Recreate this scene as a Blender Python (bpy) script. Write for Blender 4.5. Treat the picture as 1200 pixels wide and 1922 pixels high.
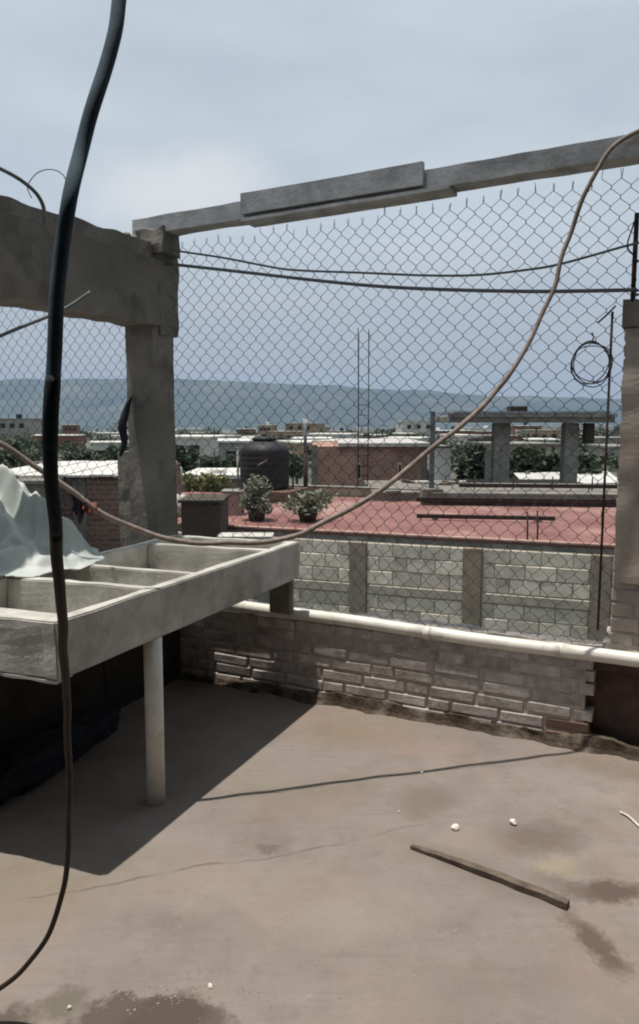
import bpy, bmesh, math, random
import numpy as np
from mathutils import Vector, Matrix, noise as mnoise
R = math.radians
random.seed(7)
for o in list(bpy.data.objects): bpy.data.objects.remove(o, do_unlink=True)
scn = bpy.context.scene
COL = scn.collection

# ------------------------------------------------------------------ camera
FPX, HZ, EYE = 1400.0, 790.0, 1.5
PITCH = math.atan((961 - HZ) / FPX)
cd = bpy.data.cameras.new('camera'); cam = bpy.data.objects.new('camera', cd); COL.objects.link(cam)
cd.sensor_fit = 'VERTICAL'; cd.sensor_height = 24.0; cd.lens = 24.0 * FPX / 1922.0
cd.clip_start = 0.05; cd.clip_end = 60000
cam.location = (0, 0, EYE); cam.rotation_euler = (math.pi / 2 - PITCH, 0, 0)
scn.camera = cam

# ------------------------------------------------------------------ sky, sun, exposure
SUN_TO = Vector((-0.155, -0.012, 1.0)).normalized()
elev = math.asin(SUN_TO.z); azim = math.atan2(SUN_TO.x, SUN_TO.y)
world = bpy.data.worlds.new('World'); scn.world = world; world.use_nodes = True
wn = world.node_tree; wn.nodes.clear()
def nd(nt, typ, **kw):
    n = nt.nodes.new(typ)
    for k, v in kw.items(): setattr(n, k, v)
    return n
sky = nd(wn, 'ShaderNodeTexSky', sky_type='NISHITA', sun_disc=False, sun_elevation=elev, sun_rotation=azim,
         altitude=1200, air_density=1.0, dust_density=2.5, ozone_density=1.0)
tc = nd(wn, 'ShaderNodeTexCoord')
mp = nd(wn, 'ShaderNodeMapping'); mp.inputs['Scale'].default_value = (1.2, 1.2, 4.2); mp.inputs['Location'].default_value = (0.63, 0.2, 0.72)
cn = nd(wn, 'ShaderNodeTexNoise'); cn.inputs['Scale'].default_value = 1.7; cn.inputs['Detail'].default_value = 7; cn.inputs['Roughness'].default_value = 0.5
cr = nd(wn, 'ShaderNodeValToRGB')
cr.color_ramp.elements[0].position = 0.36; cr.color_ramp.elements[0].color = (0.7, 0.7, 0.7, 1)
cr.color_ramp.elements[1].position = 0.68; cr.color_ramp.elements[1].color = (1, 1, 1, 1)
mx = nd(wn, 'ShaderNodeMixRGB')
sx = nd(wn, 'ShaderNodeSeparateXYZ'); wn.links.new(tc.outputs['Generated'], sx.inputs[0])
vr = nd(wn, 'ShaderNodeValToRGB'); ve = vr.color_ramp.elements
ve[0].position = 0.0; ve[0].color = (5.0, 5.25, 5.5, 1); ve[1].position = 0.55; ve[1].color = (7.3, 8.1, 8.6, 1)
e_ = ve.new(0.12); e_.color = (6.0, 6.4, 6.75, 1); e_ = ve.new(0.24); e_.color = (6.9, 7.7, 8.3, 1)
wn.links.new(sx.outputs[2], vr.inputs['Fac']); wn.links.new(vr.outputs[0], mx.inputs[2])
bg = nd(wn, 'ShaderNodeBackground'); bg.inputs['Strength'].default_value = 0.087
wo = nd(wn, 'ShaderNodeOutputWorld')
wn.links.new(tc.outputs['Generated'], mp.inputs['Vector']); wn.links.new(mp.outputs[0], cn.inputs['Vector'])
wn.links.new(cn.outputs['Fac'], cr.inputs['Fac']); wn.links.new(cr.outputs[0], mx.inputs[0])
wn.links.new(sky.outputs[0], mx.inputs[1]); cdir = Vector((-0.155, 0.9, 0.262)).normalized()
dt = nd(wn, 'ShaderNodeVectorMath', operation='SUBTRACT'); dt.inputs[1].default_value = cdir
sc_ = nd(wn, 'ShaderNodeVectorMath', operation='MULTIPLY'); sc_.inputs[1].default_value = (1.0, 1.0, 2.6)
ln = nd(wn, 'ShaderNodeVectorMath', operation='LENGTH'); n5 = nd(wn, 'ShaderNodeTexNoise'); n5.inputs['Scale'].default_value = 9; n5.inputs['Detail'].default_value = 6
wn.links.new(tc.outputs['Generated'], dt.inputs[0]); wn.links.new(dt.outputs[0], sc_.inputs[0]); wn.links.new(sc_.outputs[0], ln.inputs[0]); wn.links.new(tc.outputs['Generated'], n5.inputs['Vector'])
ma = nd(wn, 'ShaderNodeMath', operation='MULTIPLY_ADD'); ma.inputs[1].default_value = 0.22; wn.links.new(n5.outputs['Fac'], ma.inputs[0]); wn.links.new(ln.outputs['Value'], ma.inputs[2])
cm = nd(wn, 'ShaderNodeMapRange'); cm.interpolation_type = 'SMOOTHSTEP'; cm.inputs[1].default_value = 0.27; cm.inputs[2].default_value = 0.12; cm.inputs[4].default_value = 0.95; wn.links.new(ma.outputs[0], cm.inputs[0])
m5 = nd(wn, 'ShaderNodeMixRGB'); m5.inputs[2].default_value = (8.6, 8.8, 9.0, 1); wn.links.new(cm.outputs[0], m5.inputs[0]); wn.links.new(mx.outputs[0], m5.inputs[1])
wn.links.new(m5.outputs[0], bg.inputs['Color']); wn.links.new(bg.outputs[0], wo.inputs['Surface'])
sd = bpy.data.lights.new('sun', 'SUN'); so = bpy.data.objects.new('sun', sd); COL.objects.link(so)
sd.energy = 5.0; sd.angle = R(0.6); sd.color = (1.0, 0.94, 0.86)
so.rotation_euler = SUN_TO.to_track_quat('Z', 'Y').to_euler(); so.location = (0, 0, 30)
scn.view_settings.view_transform = 'Standard'; scn.view_settings.look = 'None'
scn.view_settings.gamma = 1.0; scn.view_settings.exposure = 0.06; scn.view_settings.use_curve_mapping = False
scn.render.engine = 'CYCLES'
scn.cycles.pixel_filter_type = 'BLACKMAN_HARRIS'; scn.cycles.filter_width = 2.0
scn.cycles.max_bounces = 5; scn.cycles.volume_bounces = 0

# ------------------------------------------------------------------ frames
A0 = Vector((-0.087, 3.915, 0)); WANG = math.atan2(-0.431, 0.902)
WX = Vector((math.cos(WANG), math.sin(WANG), 0)); WY = Vector((-math.sin(WANG), math.cos(WANG), 0))
def W(s, t, z): return A0 + WX * s + WY * t + Vector((0, 0, z))          # terrace wall frame: along, away, up
def ray(x, y):
    u = (x - 600) / FPX; v = -(y - 961) / FPX
    return Vector((u, math.cos(PITCH) + v * math.sin(PITCH), -math.sin(PITCH) + v * math.cos(PITCH)))
def at(x, y, Y): d = ray(x, y); return d * (Y / d.y) + Vector((0, 0, EYE))
def onz(x, y, Z=0.0): d = ray(x, y); return d * ((Z - EYE) / d.z) + Vector((0, 0, EYE))
def onplane(x, y, p, n):
    o = Vector((0, 0, EYE)); d = ray(x, y); return o + d * ((p - o).dot(n) / d.dot(n))
def ont(x, y, t): return onplane(x, y, W(0, t, 0), WY)

# ------------------------------------------------------------------ materials
MATS = {}
def hexc(h): 
    f = lambda c: c / 12.92 if c <= 0.04045 else ((c + 0.055) / 1.055) ** 2.4
    return tuple(f(int(h[i:i + 2], 16) / 255) for i in (0, 2, 4))
def mat(name, c1, c2=None, scale=6.0, rough=0.85, bump=0.3, bscale=60.0, metal=0.0, rnd=0.0, c3=None, c3amt=0.5, c3scale=1.6, spec=0.3, bdist=0.004, trans=0.0):
    if name in MATS: return MATS[name]
    m = bpy.data.materials.new(name); m.use_nodes = True; nt = m.node_tree; nt.nodes.clear()
    out = nd(nt, 'ShaderNodeOutputMaterial'); b = nd(nt, 'ShaderNodeBsdfPrincipled')
    nt.links.new(b.outputs[0], out.inputs['Surface'])
    b.inputs['Roughness'].default_value = rough; b.inputs['Metallic'].default_value = metal
    b.inputs['Specular IOR Level'].default_value = spec
    t = nd(nt, 'ShaderNodeTexCoord'); co = t.outputs['Object']
    oi = nd(nt, 'ShaderNodeObjectInfo')
    off = nd(nt, 'ShaderNodeVectorMath', operation='MULTIPLY_ADD')
    cb = nd(nt, 'ShaderNodeCombineXYZ')
    for i in range(3): nt.links.new(oi.outputs['Random'], cb.inputs[i])
    off.inputs[1].default_value = (37, 53, 71)
    nt.links.new(cb.outputs[0], off.inputs[0]); nt.links.new(co, off.inputs[2]); co = off.outputs[0]
    n1 = nd(nt, 'ShaderNodeTexNoise'); n1.inputs['Scale'].default_value = scale; n1.inputs['Detail'].default_value = 6; n1.inputs['Roughness'].default_value = 0.65
    nt.links.new(co, n1.inputs['Vector'])
    rp = nd(nt, 'ShaderNodeValToRGB'); rp.color_ramp.elements[0].position = 0.33; rp.color_ramp.elements[1].position = 0.67
    c2 = c2 or tuple(v * 0.7 for v in c1)
    rp.color_ramp.elements[0].color = (*c2, 1); rp.color_ramp.elements[1].color = (*c1, 1)
    nt.links.new(n1.outputs['Fac'], rp.inputs['Fac']); col = rp.outputs[0]
    if c3:
        n3 = nd(nt, 'ShaderNodeTexNoise'); n3.inputs['Scale'].default_value = c3scale; n3.inputs['Detail'].default_value = 5; n3.inputs['Roughness'].default_value = 0.6
        nt.links.new(co, n3.inputs['Vector'])
        r3 = nd(nt, 'ShaderNodeMapRange'); r3.inputs[1].default_value = 0.5; r3.inputs[2].default_value = 0.72; r3.inputs[4].default_value = c3amt
        nt.links.new(n3.outputs['Fac'], r3.inputs[0])
        m3 = nd(nt, 'ShaderNodeMixRGB'); m3.inputs[2].default_value = (*c3, 1)
        nt.links.new(r3.outputs[0], m3.inputs[0]); nt.links.new(col, m3.inputs[1]); col = m3.outputs[0]
    if rnd:
        hs = nd(nt, 'ShaderNodeHueSaturation'); mr = nd(nt, 'ShaderNodeMapRange')
        mr.inputs[3].default_value = 1 - rnd; mr.inputs[4].default_value = 1 + rnd
        nt.links.new(oi.outputs['Random'], mr.inputs[0]); nt.links.new(mr.outputs[0], hs.inputs['Value'])
        nt.links.new(col, hs.inputs['Color']); col = hs.outputs[0]
    nt.links.new(col, b.inputs['Base Color'])
    if bump:
        n2 = nd(nt, 'ShaderNodeTexNoise'); n2.inputs['Scale'].default_value = bscale; n2.inputs['Detail'].default_value = 5; n2.inputs['Roughness'].default_value = 0.7
        nt.links.new(co, n2.inputs['Vector'])
        bp = nd(nt, 'ShaderNodeBump'); bp.inputs['Strength'].default_value = bump; bp.inputs['Distance'].default_value = bdist
        nt.links.new(n2.outputs['Fac'], bp.inputs['Height']); nt.links.new(bp.outputs[0], b.inputs['Normal'])
    if trans:
        tr = nd(nt, 'ShaderNodeBsdfTranslucent'); ms = nd(nt, 'ShaderNodeMixShader'); ms.inputs[0].default_value = trans
        nt.links.new(col, tr.inputs['Color']); nt.links.new(b.outputs[0], ms.inputs[1]); nt.links.new(tr.outputs[0], ms.inputs[2]); nt.links.new(ms.outputs[0], out.inputs['Surface'])
    MATS[name] = m; return m
def brickmat(name, c1, c2, mortar, sx=0.25, sy=0.075, ms=0.012):
    m = bpy.data.materials.new(name); m.use_nodes = True; nt = m.node_tree; b = nt.nodes['Principled BSDF']
    t = nd(nt, 'ShaderNodeTexCoord'); sp = nd(nt, 'ShaderNodeSeparateXYZ'); ad = nd(nt, 'ShaderNodeMath', operation='ADD'); cb = nd(nt, 'ShaderNodeCombineXYZ')
    nt.links.new(t.outputs['Object'], sp.inputs[0]); nt.links.new(sp.outputs[0], ad.inputs[0]); nt.links.new(sp.outputs[1], ad.inputs[1])
    nt.links.new(ad.outputs[0], cb.inputs[0]); nt.links.new(sp.outputs[2], cb.inputs[1])
    br = nd(nt, 'ShaderNodeTexBrick'); br.inputs['Scale'].default_value = 1; br.inputs['Brick Width'].default_value = sx; br.inputs['Row Height'].default_value = sy; br.inputs['Mortar Size'].default_value = ms
    br.inputs['Color1'].default_value = (*c1, 1); br.inputs['Color2'].default_value = (*c2, 1); br.inputs['Mortar'].default_value = (*mortar, 1)
    nt.links.new(cb.outputs[0], br.inputs['Vector'])
    n1 = nd(nt, 'ShaderNodeTexNoise'); n1.inputs['Scale'].default_value = 1.3; n1.inputs['Detail'].default_value = 6
    nt.links.new(t.outputs['Object'], n1.inputs['Vector'])
    mr = nd(nt, 'ShaderNodeMapRange'); mr.inputs[1].default_value = 0.3; mr.inputs[2].default_value = 0.7; mr.inputs[3].default_value = 0.55; mr.inputs[4].default_value = 1.15
    nt.links.new(n1.outputs['Fac'], mr.inputs[0])
    hs = nd(nt, 'ShaderNodeHueSaturation'); nt.links.new(br.outputs['Color'], hs.inputs['Color']); nt.links.new(mr.outputs[0], hs.inputs['Value'])
    nt.links.new(hs.outputs[0], b.inputs['Base Color']); b.inputs['Roughness'].default_value = 0.9
    MATS[name] = m; return m

concrete = mat('aged concrete', hexc('8d8b84'), hexc('6c6a65'), 5, bump=0.5, bscale=45, c3=hexc('4d4d44'), c3amt=0.55, c3scale=2.4)
concrete_old = mat('dark weathered concrete', hexc('87827b'), hexc('605c57'), 6, bump=0.9, bscale=28, bdist=0.01, c3=hexc('3c3f30'), c3amt=0.6, c3scale=3.0)
concrete_beam = mat('grey precast concrete', hexc('b0b2b4'), hexc('8f9193'), 9, bump=0.5, bscale=50, c3=hexc('424240'), c3amt=0.5, c3scale=4)
sinkmat = mat('pale cast cement', hexc('c2bfb7'), hexc('9d9a93'), 7, bump=0.8, bscale=55, bdist=0.006, c3=hexc('6a6a5c'), c3amt=0.75, c3scale=2.6)
mortar = mat('dirty mortar', hexc('bdb4ad'), hexc('938a83'), 14, bump=1.0, bscale=60, bdist=0.008)
fillet_m = mat('mud stained mortar', hexc('574b3e'), hexc('352c24'), 12, bump=1.0, bscale=50, bdist=0.014, c3=hexc('8a8175'), c3amt=0.7, c3scale=9)
brick_grey = mat('whitewash worn brick', hexc('bab2ad'), hexc('8d8580'), 14, bump=0.8, bscale=45, bdist=0.006, rnd=0.2, c3=hexc('bfb8b1'), c3amt=0.75, c3scale=7)
brick_red = mat('bare red brick', hexc('84695f'), hexc('6b554d'), 18, bump=0.8, bscale=80, rnd=0.2, c3=hexc('7d726a'), c3amt=0.5, c3scale=10)
brick_pil = mat('pinkish pillar brick', hexc('b3aaa0'), hexc('968c83'), 16, bump=0.8, bscale=70, rnd=0.12, c3=hexc('999389'), c3amt=0.9, c3scale=7)
pvc = mat('white plastic pipe', hexc('dedbd2'), hexc('cfcbc0'), 7, rough=0.45, bump=0.06, spec=0.4, c3=hexc('8f8872'), c3amt=0.5, c3scale=9)
wirem = mat('galvanised wire', (0.065, 0.07, 0.08), (0.04, 0.04, 0.045), 30, rough=0.6, bump=0, metal=0.25)
cablem = mat('grey cable sheath', hexc('6d7176'), hexc('54585d'), 20, rough=0.7, bump=0.1)
steel = mat('rusty dark steel', hexc('3d3733'), hexc('2a2522'), 30, rough=0.8, bump=0.4, metal=0.2, c3=hexc('5a3c2c'), c3amt=0.7, c3scale=12)
hosem = mat('blue black hose rubber', hexc('506270'), hexc('3f4e59'), 20, rough=0.95, bump=0.15, c3=hexc('3d4d58'), c3amt=0.5, c3scale=9)
hosemid = mat('black hose rubber', hexc('2f373e'), hexc('22282d'), 20, rough=0.85, bump=0.15)
hoseb = mat('brown black cable rubber', hexc('35291f'), hexc('1d1814'), 20, rough=0.6, bump=0.15)
ropem = mat('dusty pinkish rope', hexc('9d9088'), hexc('786a63'), 40, rough=0.9, bump=0.8, bscale=200, c3=hexc('4c4640'), c3amt=0.7, c3scale=4)
woodm = mat('weathered batten wood', hexc('6b5f53'), hexc('4a4138'), 20, bump=0.6, bscale=60)
stonem = mat('white plaster crumb', hexc('d8d4ca'), hexc('b5b0a4'), 30, bump=0.5)
tarpm = mat('pale blue grey plastic sheet', hexc('c9cec9'), hexc('b2b8b3'), 5, rough=0.5, bump=0.15, bscale=25, c3=hexc('7f8d88'), c3amt=0.5, c3scale=4, trans=0.2)
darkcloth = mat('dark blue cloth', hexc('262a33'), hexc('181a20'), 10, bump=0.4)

# ------------------------------------------------------------------ mesh helpers
def obj(name, bm, m, parent=None, smooth=False):
    me = bpy.data.meshes.new(name)
    if isinstance(bm, bmesh.types.BMesh):
        bmesh.ops.recalc_face_normals(bm, faces=bm.faces); bm.to_mesh(me); bm.free()
    else: me.from_pydata(bm[0], [], bm[1])
    if smooth: me.polygons.foreach_set('use_smooth', [True] * len(me.polygons))
    if m: me.materials.append(m)
    o = bpy.data.objects.new(name, me); COL.objects.link(o)
    if parent: o.parent = parent
    return o
def inst(name, me, loc, rot=(0, 0, 0), sc=(1, 1, 1), parent=None):
    o = bpy.data.objects.new(name, me); COL.objects.link(o); o.location = loc; o.rotation_euler = rot; o.scale = sc
    if parent: o.parent = parent
    return o
def tag(o, label, cat, group=None, kind=None):
    if label: o['label'] = label
    if cat: o['category'] = cat
    if group: o['group'] = group
    if kind: o['kind'] = kind
    return o
def thing(name, label, cat, loc=(0, 0, 0), rz=0.0, group=None):
    o = bpy.data.objects.new(name, None); COL.objects.link(o); o.location = loc; o.rotation_euler = (0, 0, rz); o.empty_display_size = 0.1
    return tag(o, label, cat, group)
def wallthing(name, label, cat, group=None): return thing(name, label, cat, A0, WANG, group)
def struct(o): o['kind'] = 'structure'; return o
def hexa(bm, p):      # 8 points: bottom ring 0-3, top ring 4-7
    v = [bm.verts.new(q) for q in p]
    for f in ((0, 3, 2, 1), (4, 5, 6, 7), (0, 1, 5, 4), (1, 2, 6, 5), (2, 3, 7, 6), (3, 0, 4, 7)): bm.faces.new([v[i] for i in f])
    return v
def box(bm, x0, x1, y0, y1, z0, z1):
    return hexa(bm, [(x0, y0, z0), (x1, y0, z0), (x1, y1, z0), (x0, y1, z0), (x0, y0, z1), (x1, y0, z1), (x1, y1, z1), (x0, y1, z1)])
def bevel(bm, w, seg=1): bmesh.ops.bevel(bm, geom=list(bm.edges), offset=w, segments=seg, affect='EDGES', clamp_overlap=True)
def boxo(name, x0, x1, y0, y1, z0, z1, m, parent=None, bv=0.0):
    bm = bmesh.new(); box(bm, x0, x1, y0, y1, z0, z1)
    if bv: bevel(bm, bv)
    return obj(name, bm, m, parent)
def rough_up(bm, cuts, amp, sc=8.0, seed=0.0):
    bmesh.ops.subdivide_edges(bm, edges=list(bm.edges), cuts=cuts, use_grid_fill=True)
    for v in bm.verts:
        q = v.co * sc + Vector((seed, seed * 1.7, -seed))
        v.co += Vector((mnoise.noise(q), mnoise.noise(q + Vector((31, 7, 3))), mnoise.noise(q + Vector((5, 57, 13))))) * amp
def slabs(bm, segs, amp=0, sc=8, seed=0):
    """box subdivided along x for long rough members: segs=(x0,x1,y0,y1,z0,z1,n)"""
    x0, x1, y0, y1, z0, z1, n = segs; k = max(2, int((y1 - y0) / max(0.03, (x1 - x0) / n))); rings = []
    prof = []
    ny = nz = 3
    for i in range(ny): prof.append((y0 + (y1 - y0) * i / ny, z0))
    for i in range(nz): prof.append((y1, z0 + (z1 - z0) * i / nz))
    for i in range(ny): prof.append((y1 - (y1 - y0) * i / ny, z1))
    for i in range(nz): prof.append((y0, z1 - (z1 - z0) * i / nz))
    for j in range(n + 1):
        x = x0 + (x1 - x0) * j / n; ring = []
        for (y, z) in prof:
            q = Vector((x, y, z)) * sc + Vector((seed, seed, seed))
            d = Vector((mnoise.noise(q) if 0 < j < n else 0, mnoise.noise(q + Vector((9, 3, 1))), mnoise.noise(q + Vector((2, 8, 5))))) * amp
            ring.append(bm.verts.new(Vector((x, y, z)) + d))
        rings.append(ring)
    L = len(prof)
    for a, b in zip(rings, rings[1:]):
        for i in range(L): bm.faces.new((a[i], a[(i + 1) % L], b[(i + 1) % L], b[i]))
    bm.faces.new(rings[0]); bm.faces.new(rings[-1])
def catmull(pts, n=8):
    pts = [Vector(p) for p in pts]; out = []
    P = [pts[0] * 2 - pts[1]] + pts + [pts[-1] * 2 - pts[-2]]
    for i in range(1, len(P) - 2):
        p0, p1, p2, p3 = P[i - 1:i + 3]
        for k in range(n):
            t = k / n
            out.append(0.5 * ((2 * p1) + (p2 - p0) * t + (2 * p0 - 5 * p1 + 4 * p2 - p3) * t * t + (3 * p1 - p0 - 3 * p2 + p3) * t ** 3))
    out.append(pts[-1]); return out
def tube_data(pts, r, sides=8, cap=True):
    """verts, faces of a tube with parallel-transported frame; r number or list"""
    pts = [Vector(p) for p in pts]; n = len(pts); V = []; Fs = []
    rs = r if isinstance(r, (list, tuple)) else [r] * n
    tang = [(pts[min(i + 1, n - 1)] - pts[max(i - 1, 0)]).normalized() for i in range(n)]
    up = Vector((0, 0, 1)) if abs(tang[0].z) < 0.9 else Vector((1, 0, 0))
    u = tang[0].cross(up).normalized()
    for i in range(n):
        u = (u - tang[i] * u.dot(tang[i])).normalized(); v = tang[i].cross(u)
        for k in range(sides):
            a = 2 * math.pi * k / sides; V.append(tuple(pts[i] + (u * math.cos(a) + v * math.sin(a)) * rs[i]))
    for i in range(n - 1):
        for k in range(sides):
            Fs.append((i * sides + k, i * sides + (k + 1) % sides, (i + 1) * sides + (k + 1) % sides, (i + 1) * sides + k))
    if cap: Fs.append(tuple(range(sides))[::-1]); Fs.append(tuple((n - 1) * sides + k for k in range(sides)))
    return V, Fs
def tube(name, pts, r, m, parent=None, sides=8, smooth=True): return obj(name, tube_data(pts, r, sides), m, parent, smooth)
def merge(datas):
    V = []; Fs = []
    for v, f in datas:
        b = len(V); V += v; Fs += [tuple(i + b for i in q) for q in f]
    return V, Fs
def lathe_data(prof, cx=0, cy=0, n=28):
    V = []; Fs = []
    for (r, z) in prof:
        for k in range(n): a = 2 * math.pi * k / n; V.append((cx + r * math.cos(a), cy + r * math.sin(a), z))
    for i in range(len(prof) - 1):
        for k in range(n): Fs.append((i * n + k, i * n + (k + 1) % n, (i + 1) * n + (k + 1) % n, (i + 1) * n + k))
    Fs.append(tuple(range(n))[::-1]); Fs.append(tuple((len(prof) - 1) * n + k for k in range(n)))
    return V, Fs
def brick_mesh(name, l, d, h, m, bv=0.006, amp=0.0025, seed=0, pre=None):
    bm = bmesh.new(); box(bm, -l / 2, l / 2, -d / 2, d / 2, -h / 2, h / 2); bevel(bm, bv)
    for v in bm.verts: v.co += mnoise.noise_vector(v.co * 30 + Vector((seed * 5.3, seed, 2))) * amp
    me = bpy.data.meshes.new(name); bmesh.ops.recalc_face_normals(bm, faces=bm.faces); bm.to_mesh(me); bm.free(); me.materials.append(m); return me
def leaf_data(clumps, n, size, rng, flat=0.0):
    """clumps: list of (centre, (rx,ry,rz)); leaves = bent quads near the clump shells"""
    V = []; Fs = []; wts = [c[1][0] * c[1][1] + c[1][2] * c[1][0] for c in clumps]
    for _ in range(n):
        c, rad = rng.choices(clumps, wts)[0]
        d = Vector((rng.gauss(0, 1), rng.gauss(0, 1), rng.gauss(0, 1))).normalized(); q = rng.random() ** 0.4 * (1 + 0.18 * rng.gauss(0, 1))
        p = Vector(c) + Vector((d.x * rad[0], d.y * rad[1], d.z * rad[2])) * q
        s = size * rng.uniform(0.6, 1.4)
        a = Vector((rng.gauss(0, 1), rng.gauss(0, 1), rng.gauss(0, 0.7))).normalized(); b = a.cross(Vector((rng.gauss(0, 1), rng.gauss(0, 1), rng.gauss(0, 1)))).normalized()
        k = len(V); V += [tuple(p - a * s), tuple(p + b * s * 0.45), tuple(p + a * s), tuple(p - b * s * 0.45)]; Fs.append((k, k + 1, k + 2, k + 3))
    return V, Fs

# ------------------------------------------------------------------ setting: terrace floor
def floor_material():
    m = bpy.data.materials.new('terrace cement screed'); m.use_nodes = True; nt = m.node_tree; b = nt.nodes['Principled BSDF']
    t = nd(nt, 'ShaderNodeTexCoord'); co = t.outputs['Object']
    def math_(op, *a, clamp=False):
        n = nd(nt, 'ShaderNodeMath', operation=op, use_clamp=clamp)
        for i, v in enumerate(a):
            if isinstance(v, (int, float)): n.inputs[i].default_value = v
            else: nt.links.new(v, n.inputs[i])
        return n.outputs[0]
    def noise(s, d=5, r=0.6, vec=None):
        n = nd(nt, 'ShaderNodeTexNoise'); n.inputs['Scale'].default_value = s; n.inputs['Detail'].default_value = d; n.inputs['Roughness'].default_value = r
        nt.links.new(vec or co, n.inputs['Vector']); return n
    def mixc(f, c, col):
        x = nd(nt, 'ShaderNodeMixRGB'); nt.links.new(f, x.inputs[0]); nt.links.new(c, x.inputs[1]); x.inputs[2].default_value = (*col, 1); return x.outputs[0]
    def mr(v, a, bb, c=0.0, d=1.0):
        n = nd(nt, 'ShaderNodeMapRange'); nt.links.new(v, n.inputs[0])
        for i, k in enumerate((a, bb, c, d)): n.inputs[1 + i].default_value = k
        return n.outputs[0]
    rp = nd(nt, 'ShaderNodeValToRGB'); rp.color_ramp.elements[0].position = 0.3; rp.color_ramp.elements[1].position = 0.7
    rp.color_ramp.elements[0].color = (*hexc('877f79'), 1); rp.color_ramp.elements[1].color = (*hexc('a19993'), 1)
    nt.links.new(noise(1.1).outputs['Fac'], rp.inputs['Fac']); col = rp.outputs[0]
    col = mixc(mr(noise(2.7, 7, 0.7).outputs['Fac'], 0.5, 0.68, 0, 0.6), col, hexc('7b7167'))
    col = mixc(mr(noise(0.8, 4).outputs['Fac'], 0.52, 0.7, 0, 0.35), col, hexc('9a8f78'))
    col = mixc(mr(noise(90, 3).outputs['Fac'], 0.6, 0.8, 0, 0.35), col, hexc('6c6359'))
    col = mixc(mr(noise(4.5, 8, 0.75).outputs['Fac'], 0.5, 0.72, 0, 0.4), col, hexc('a89f94'))
    col = mixc(mr(noise(0.55, 3).outputs['Fac'], 0.5, 0.68, 0, 0.45), col, hexc('847b73'))
    col = mixc(mr(noise(13, 8, 0.8).outputs['Fac'], 0.54, 0.66, 0, 0.35), col, hexc('6e645b'))
    tm = nd(nt, 'ShaderNodeMapping'); tm.inputs['Scale'].default_value = (1.5, 14, 1); tm.inputs['Rotation'].default_value = (0, 0, 0.5); nt.links.new(co, tm.inputs[0])
    col = mixc(mr(noise(2.2, 6, 0.7, tm.outputs[0]).outputs['Fac'], 0.52, 0.7, 0, 0.3), col, hexc('786f67'))
    col = mixc(mr(noise(26, 6, 0.75).outputs['Fac'], 0.6, 0.68, 0, 0.5), col, hexc('b2aaa0'))
    col = mixc(mr(noise(160, 2).outputs['Fac'], 0.64, 0.72, 0, 0.5), col, hexc('574e46'))
    col = mixc(mr(noise(1.7, 5, 0.6).outputs['Fac'], 0.5, 0.66, 0, 0.4), col, hexc('a28c80'))
    col = mixc(mr(noise(2.3, 5, 0.6).outputs['Fac'], 0.52, 0.68, 0, 0.45), col, hexc('8c8876'))
    # warped coordinates for stain outlines
    wv = nd(nt, 'ShaderNodeVectorMath', operation='MULTIPLY_ADD'); wv.inputs[1].default_value = (0.3, 0.3, 0)
    sub = nd(nt, 'ShaderNodeVectorMath', operation='SUBTRACT'); sub.inputs[1].default_value = (0.5, 0.5, 0.5)
    nt.links.new(noise(6, 9, 0.75).outputs['Color'], sub.inputs[0]); nt.links.new(sub.outputs[0], wv.inputs[0]); nt.links.new(co, wv.inputs[2])
    sp = nd(nt, 'ShaderNodeSeparateXYZ'); nt.links.new(wv.outputs[0], sp.inputs[0]); X, Y = sp.outputs[0], sp.outputs[1]
    def blob(px, py, rx, ry, ang, colr, amt, soft=0.35):
        nonlocal col
        c = onz(px, py); ca, sa = math.cos(ang), math.sin(ang)
        dx = math_('SUBTRACT', X, c.x); dy = math_('SUBTRACT', Y, c.y)
        u = math_('DIVIDE', math_('ADD', math_('MULTIPLY', dx, ca), math_('MULTIPLY', dy, sa)), rx)
        v = math_('DIVIDE', math_('SUBTRACT', math_('MULTIPLY', dy, ca), math_('MULTIPLY', dx, sa)), ry)
        d = math_('SQRT', math_('ADD', math_('MULTIPLY', u, u), math_('MULTIPLY', v, v)))
        col = mixc(mr(d, 1 + soft, 1 - soft, 0, amt), col, colr)
    wet = hexc('5b514a')
    blob(260, 1925, 0.17, 0.10, 0.1, wet, 0.85, 0.12)
    blob(330, 1960, 0.16, 0.16, 0.0, wet, 0.8, 0.14)
    blob(-20, 1935, 0.09, 0.07, 0.3, wet, 0.8, 0.25)
    blob(1140, 1675, 0.13, 0.06, 0.0, hexc('61534a'), 0.9, 0.35)
    blob(1112, 1765, 0.045, 0.11, 0.15, hexc('62544b'), 0.85, 0.4)
    blob(1010, 1570, 0.14, 0.10, 0.0, hexc('6f6358'), 0.7, 0.5)
    blob(1040, 1625, 0.07, 0.05, 0.0, hexc('a49a84'), 0.7, 0.6)
    blob(640, 1370, 0.28, 0.16, -0.4, hexc('8b7762'), 0.45, 0.7)
    blob(800, 1500, 0.13, 0.11, 0.2, hexc('776c5f'), 0.6, 0.5)
    blob(1050, 1660, 0.10, 0.03, -0.7, hexc('74685d'), 0.5, 0.6)
    blob(900, 1640, 0.25, 0.06, -0.7, hexc('756a5f'), 0.4, 0.7)
    blob(560, 1500, 0.30, 0.12, 0.5, hexc('85796c'), 0.4, 0.6)
    blob(1150, 1440, 0.30, 0.10, -0.4, hexc('7c7062'), 0.5, 0.6)
    blob(700, 1720, 0.20, 0.10, 0.2, hexc('a39a90'), 0.5, 0.6)
    blob(450, 1660, 0.24, 0.10, 0.3, hexc('a0978c'), 0.4, 0.7)
    blob(960, 1850, 0.22, 0.06, 0.1, hexc('857a71'), 0.4, 0.6)
    blob(110, 1890, 0.07, 0.05, 0.1, hexc('6a665a'), 0.7, 0.4)
    blob(500, 1590, 0.03, 0.02, 0.5, hexc('6b6258'), 0.7, 0.5)
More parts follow.
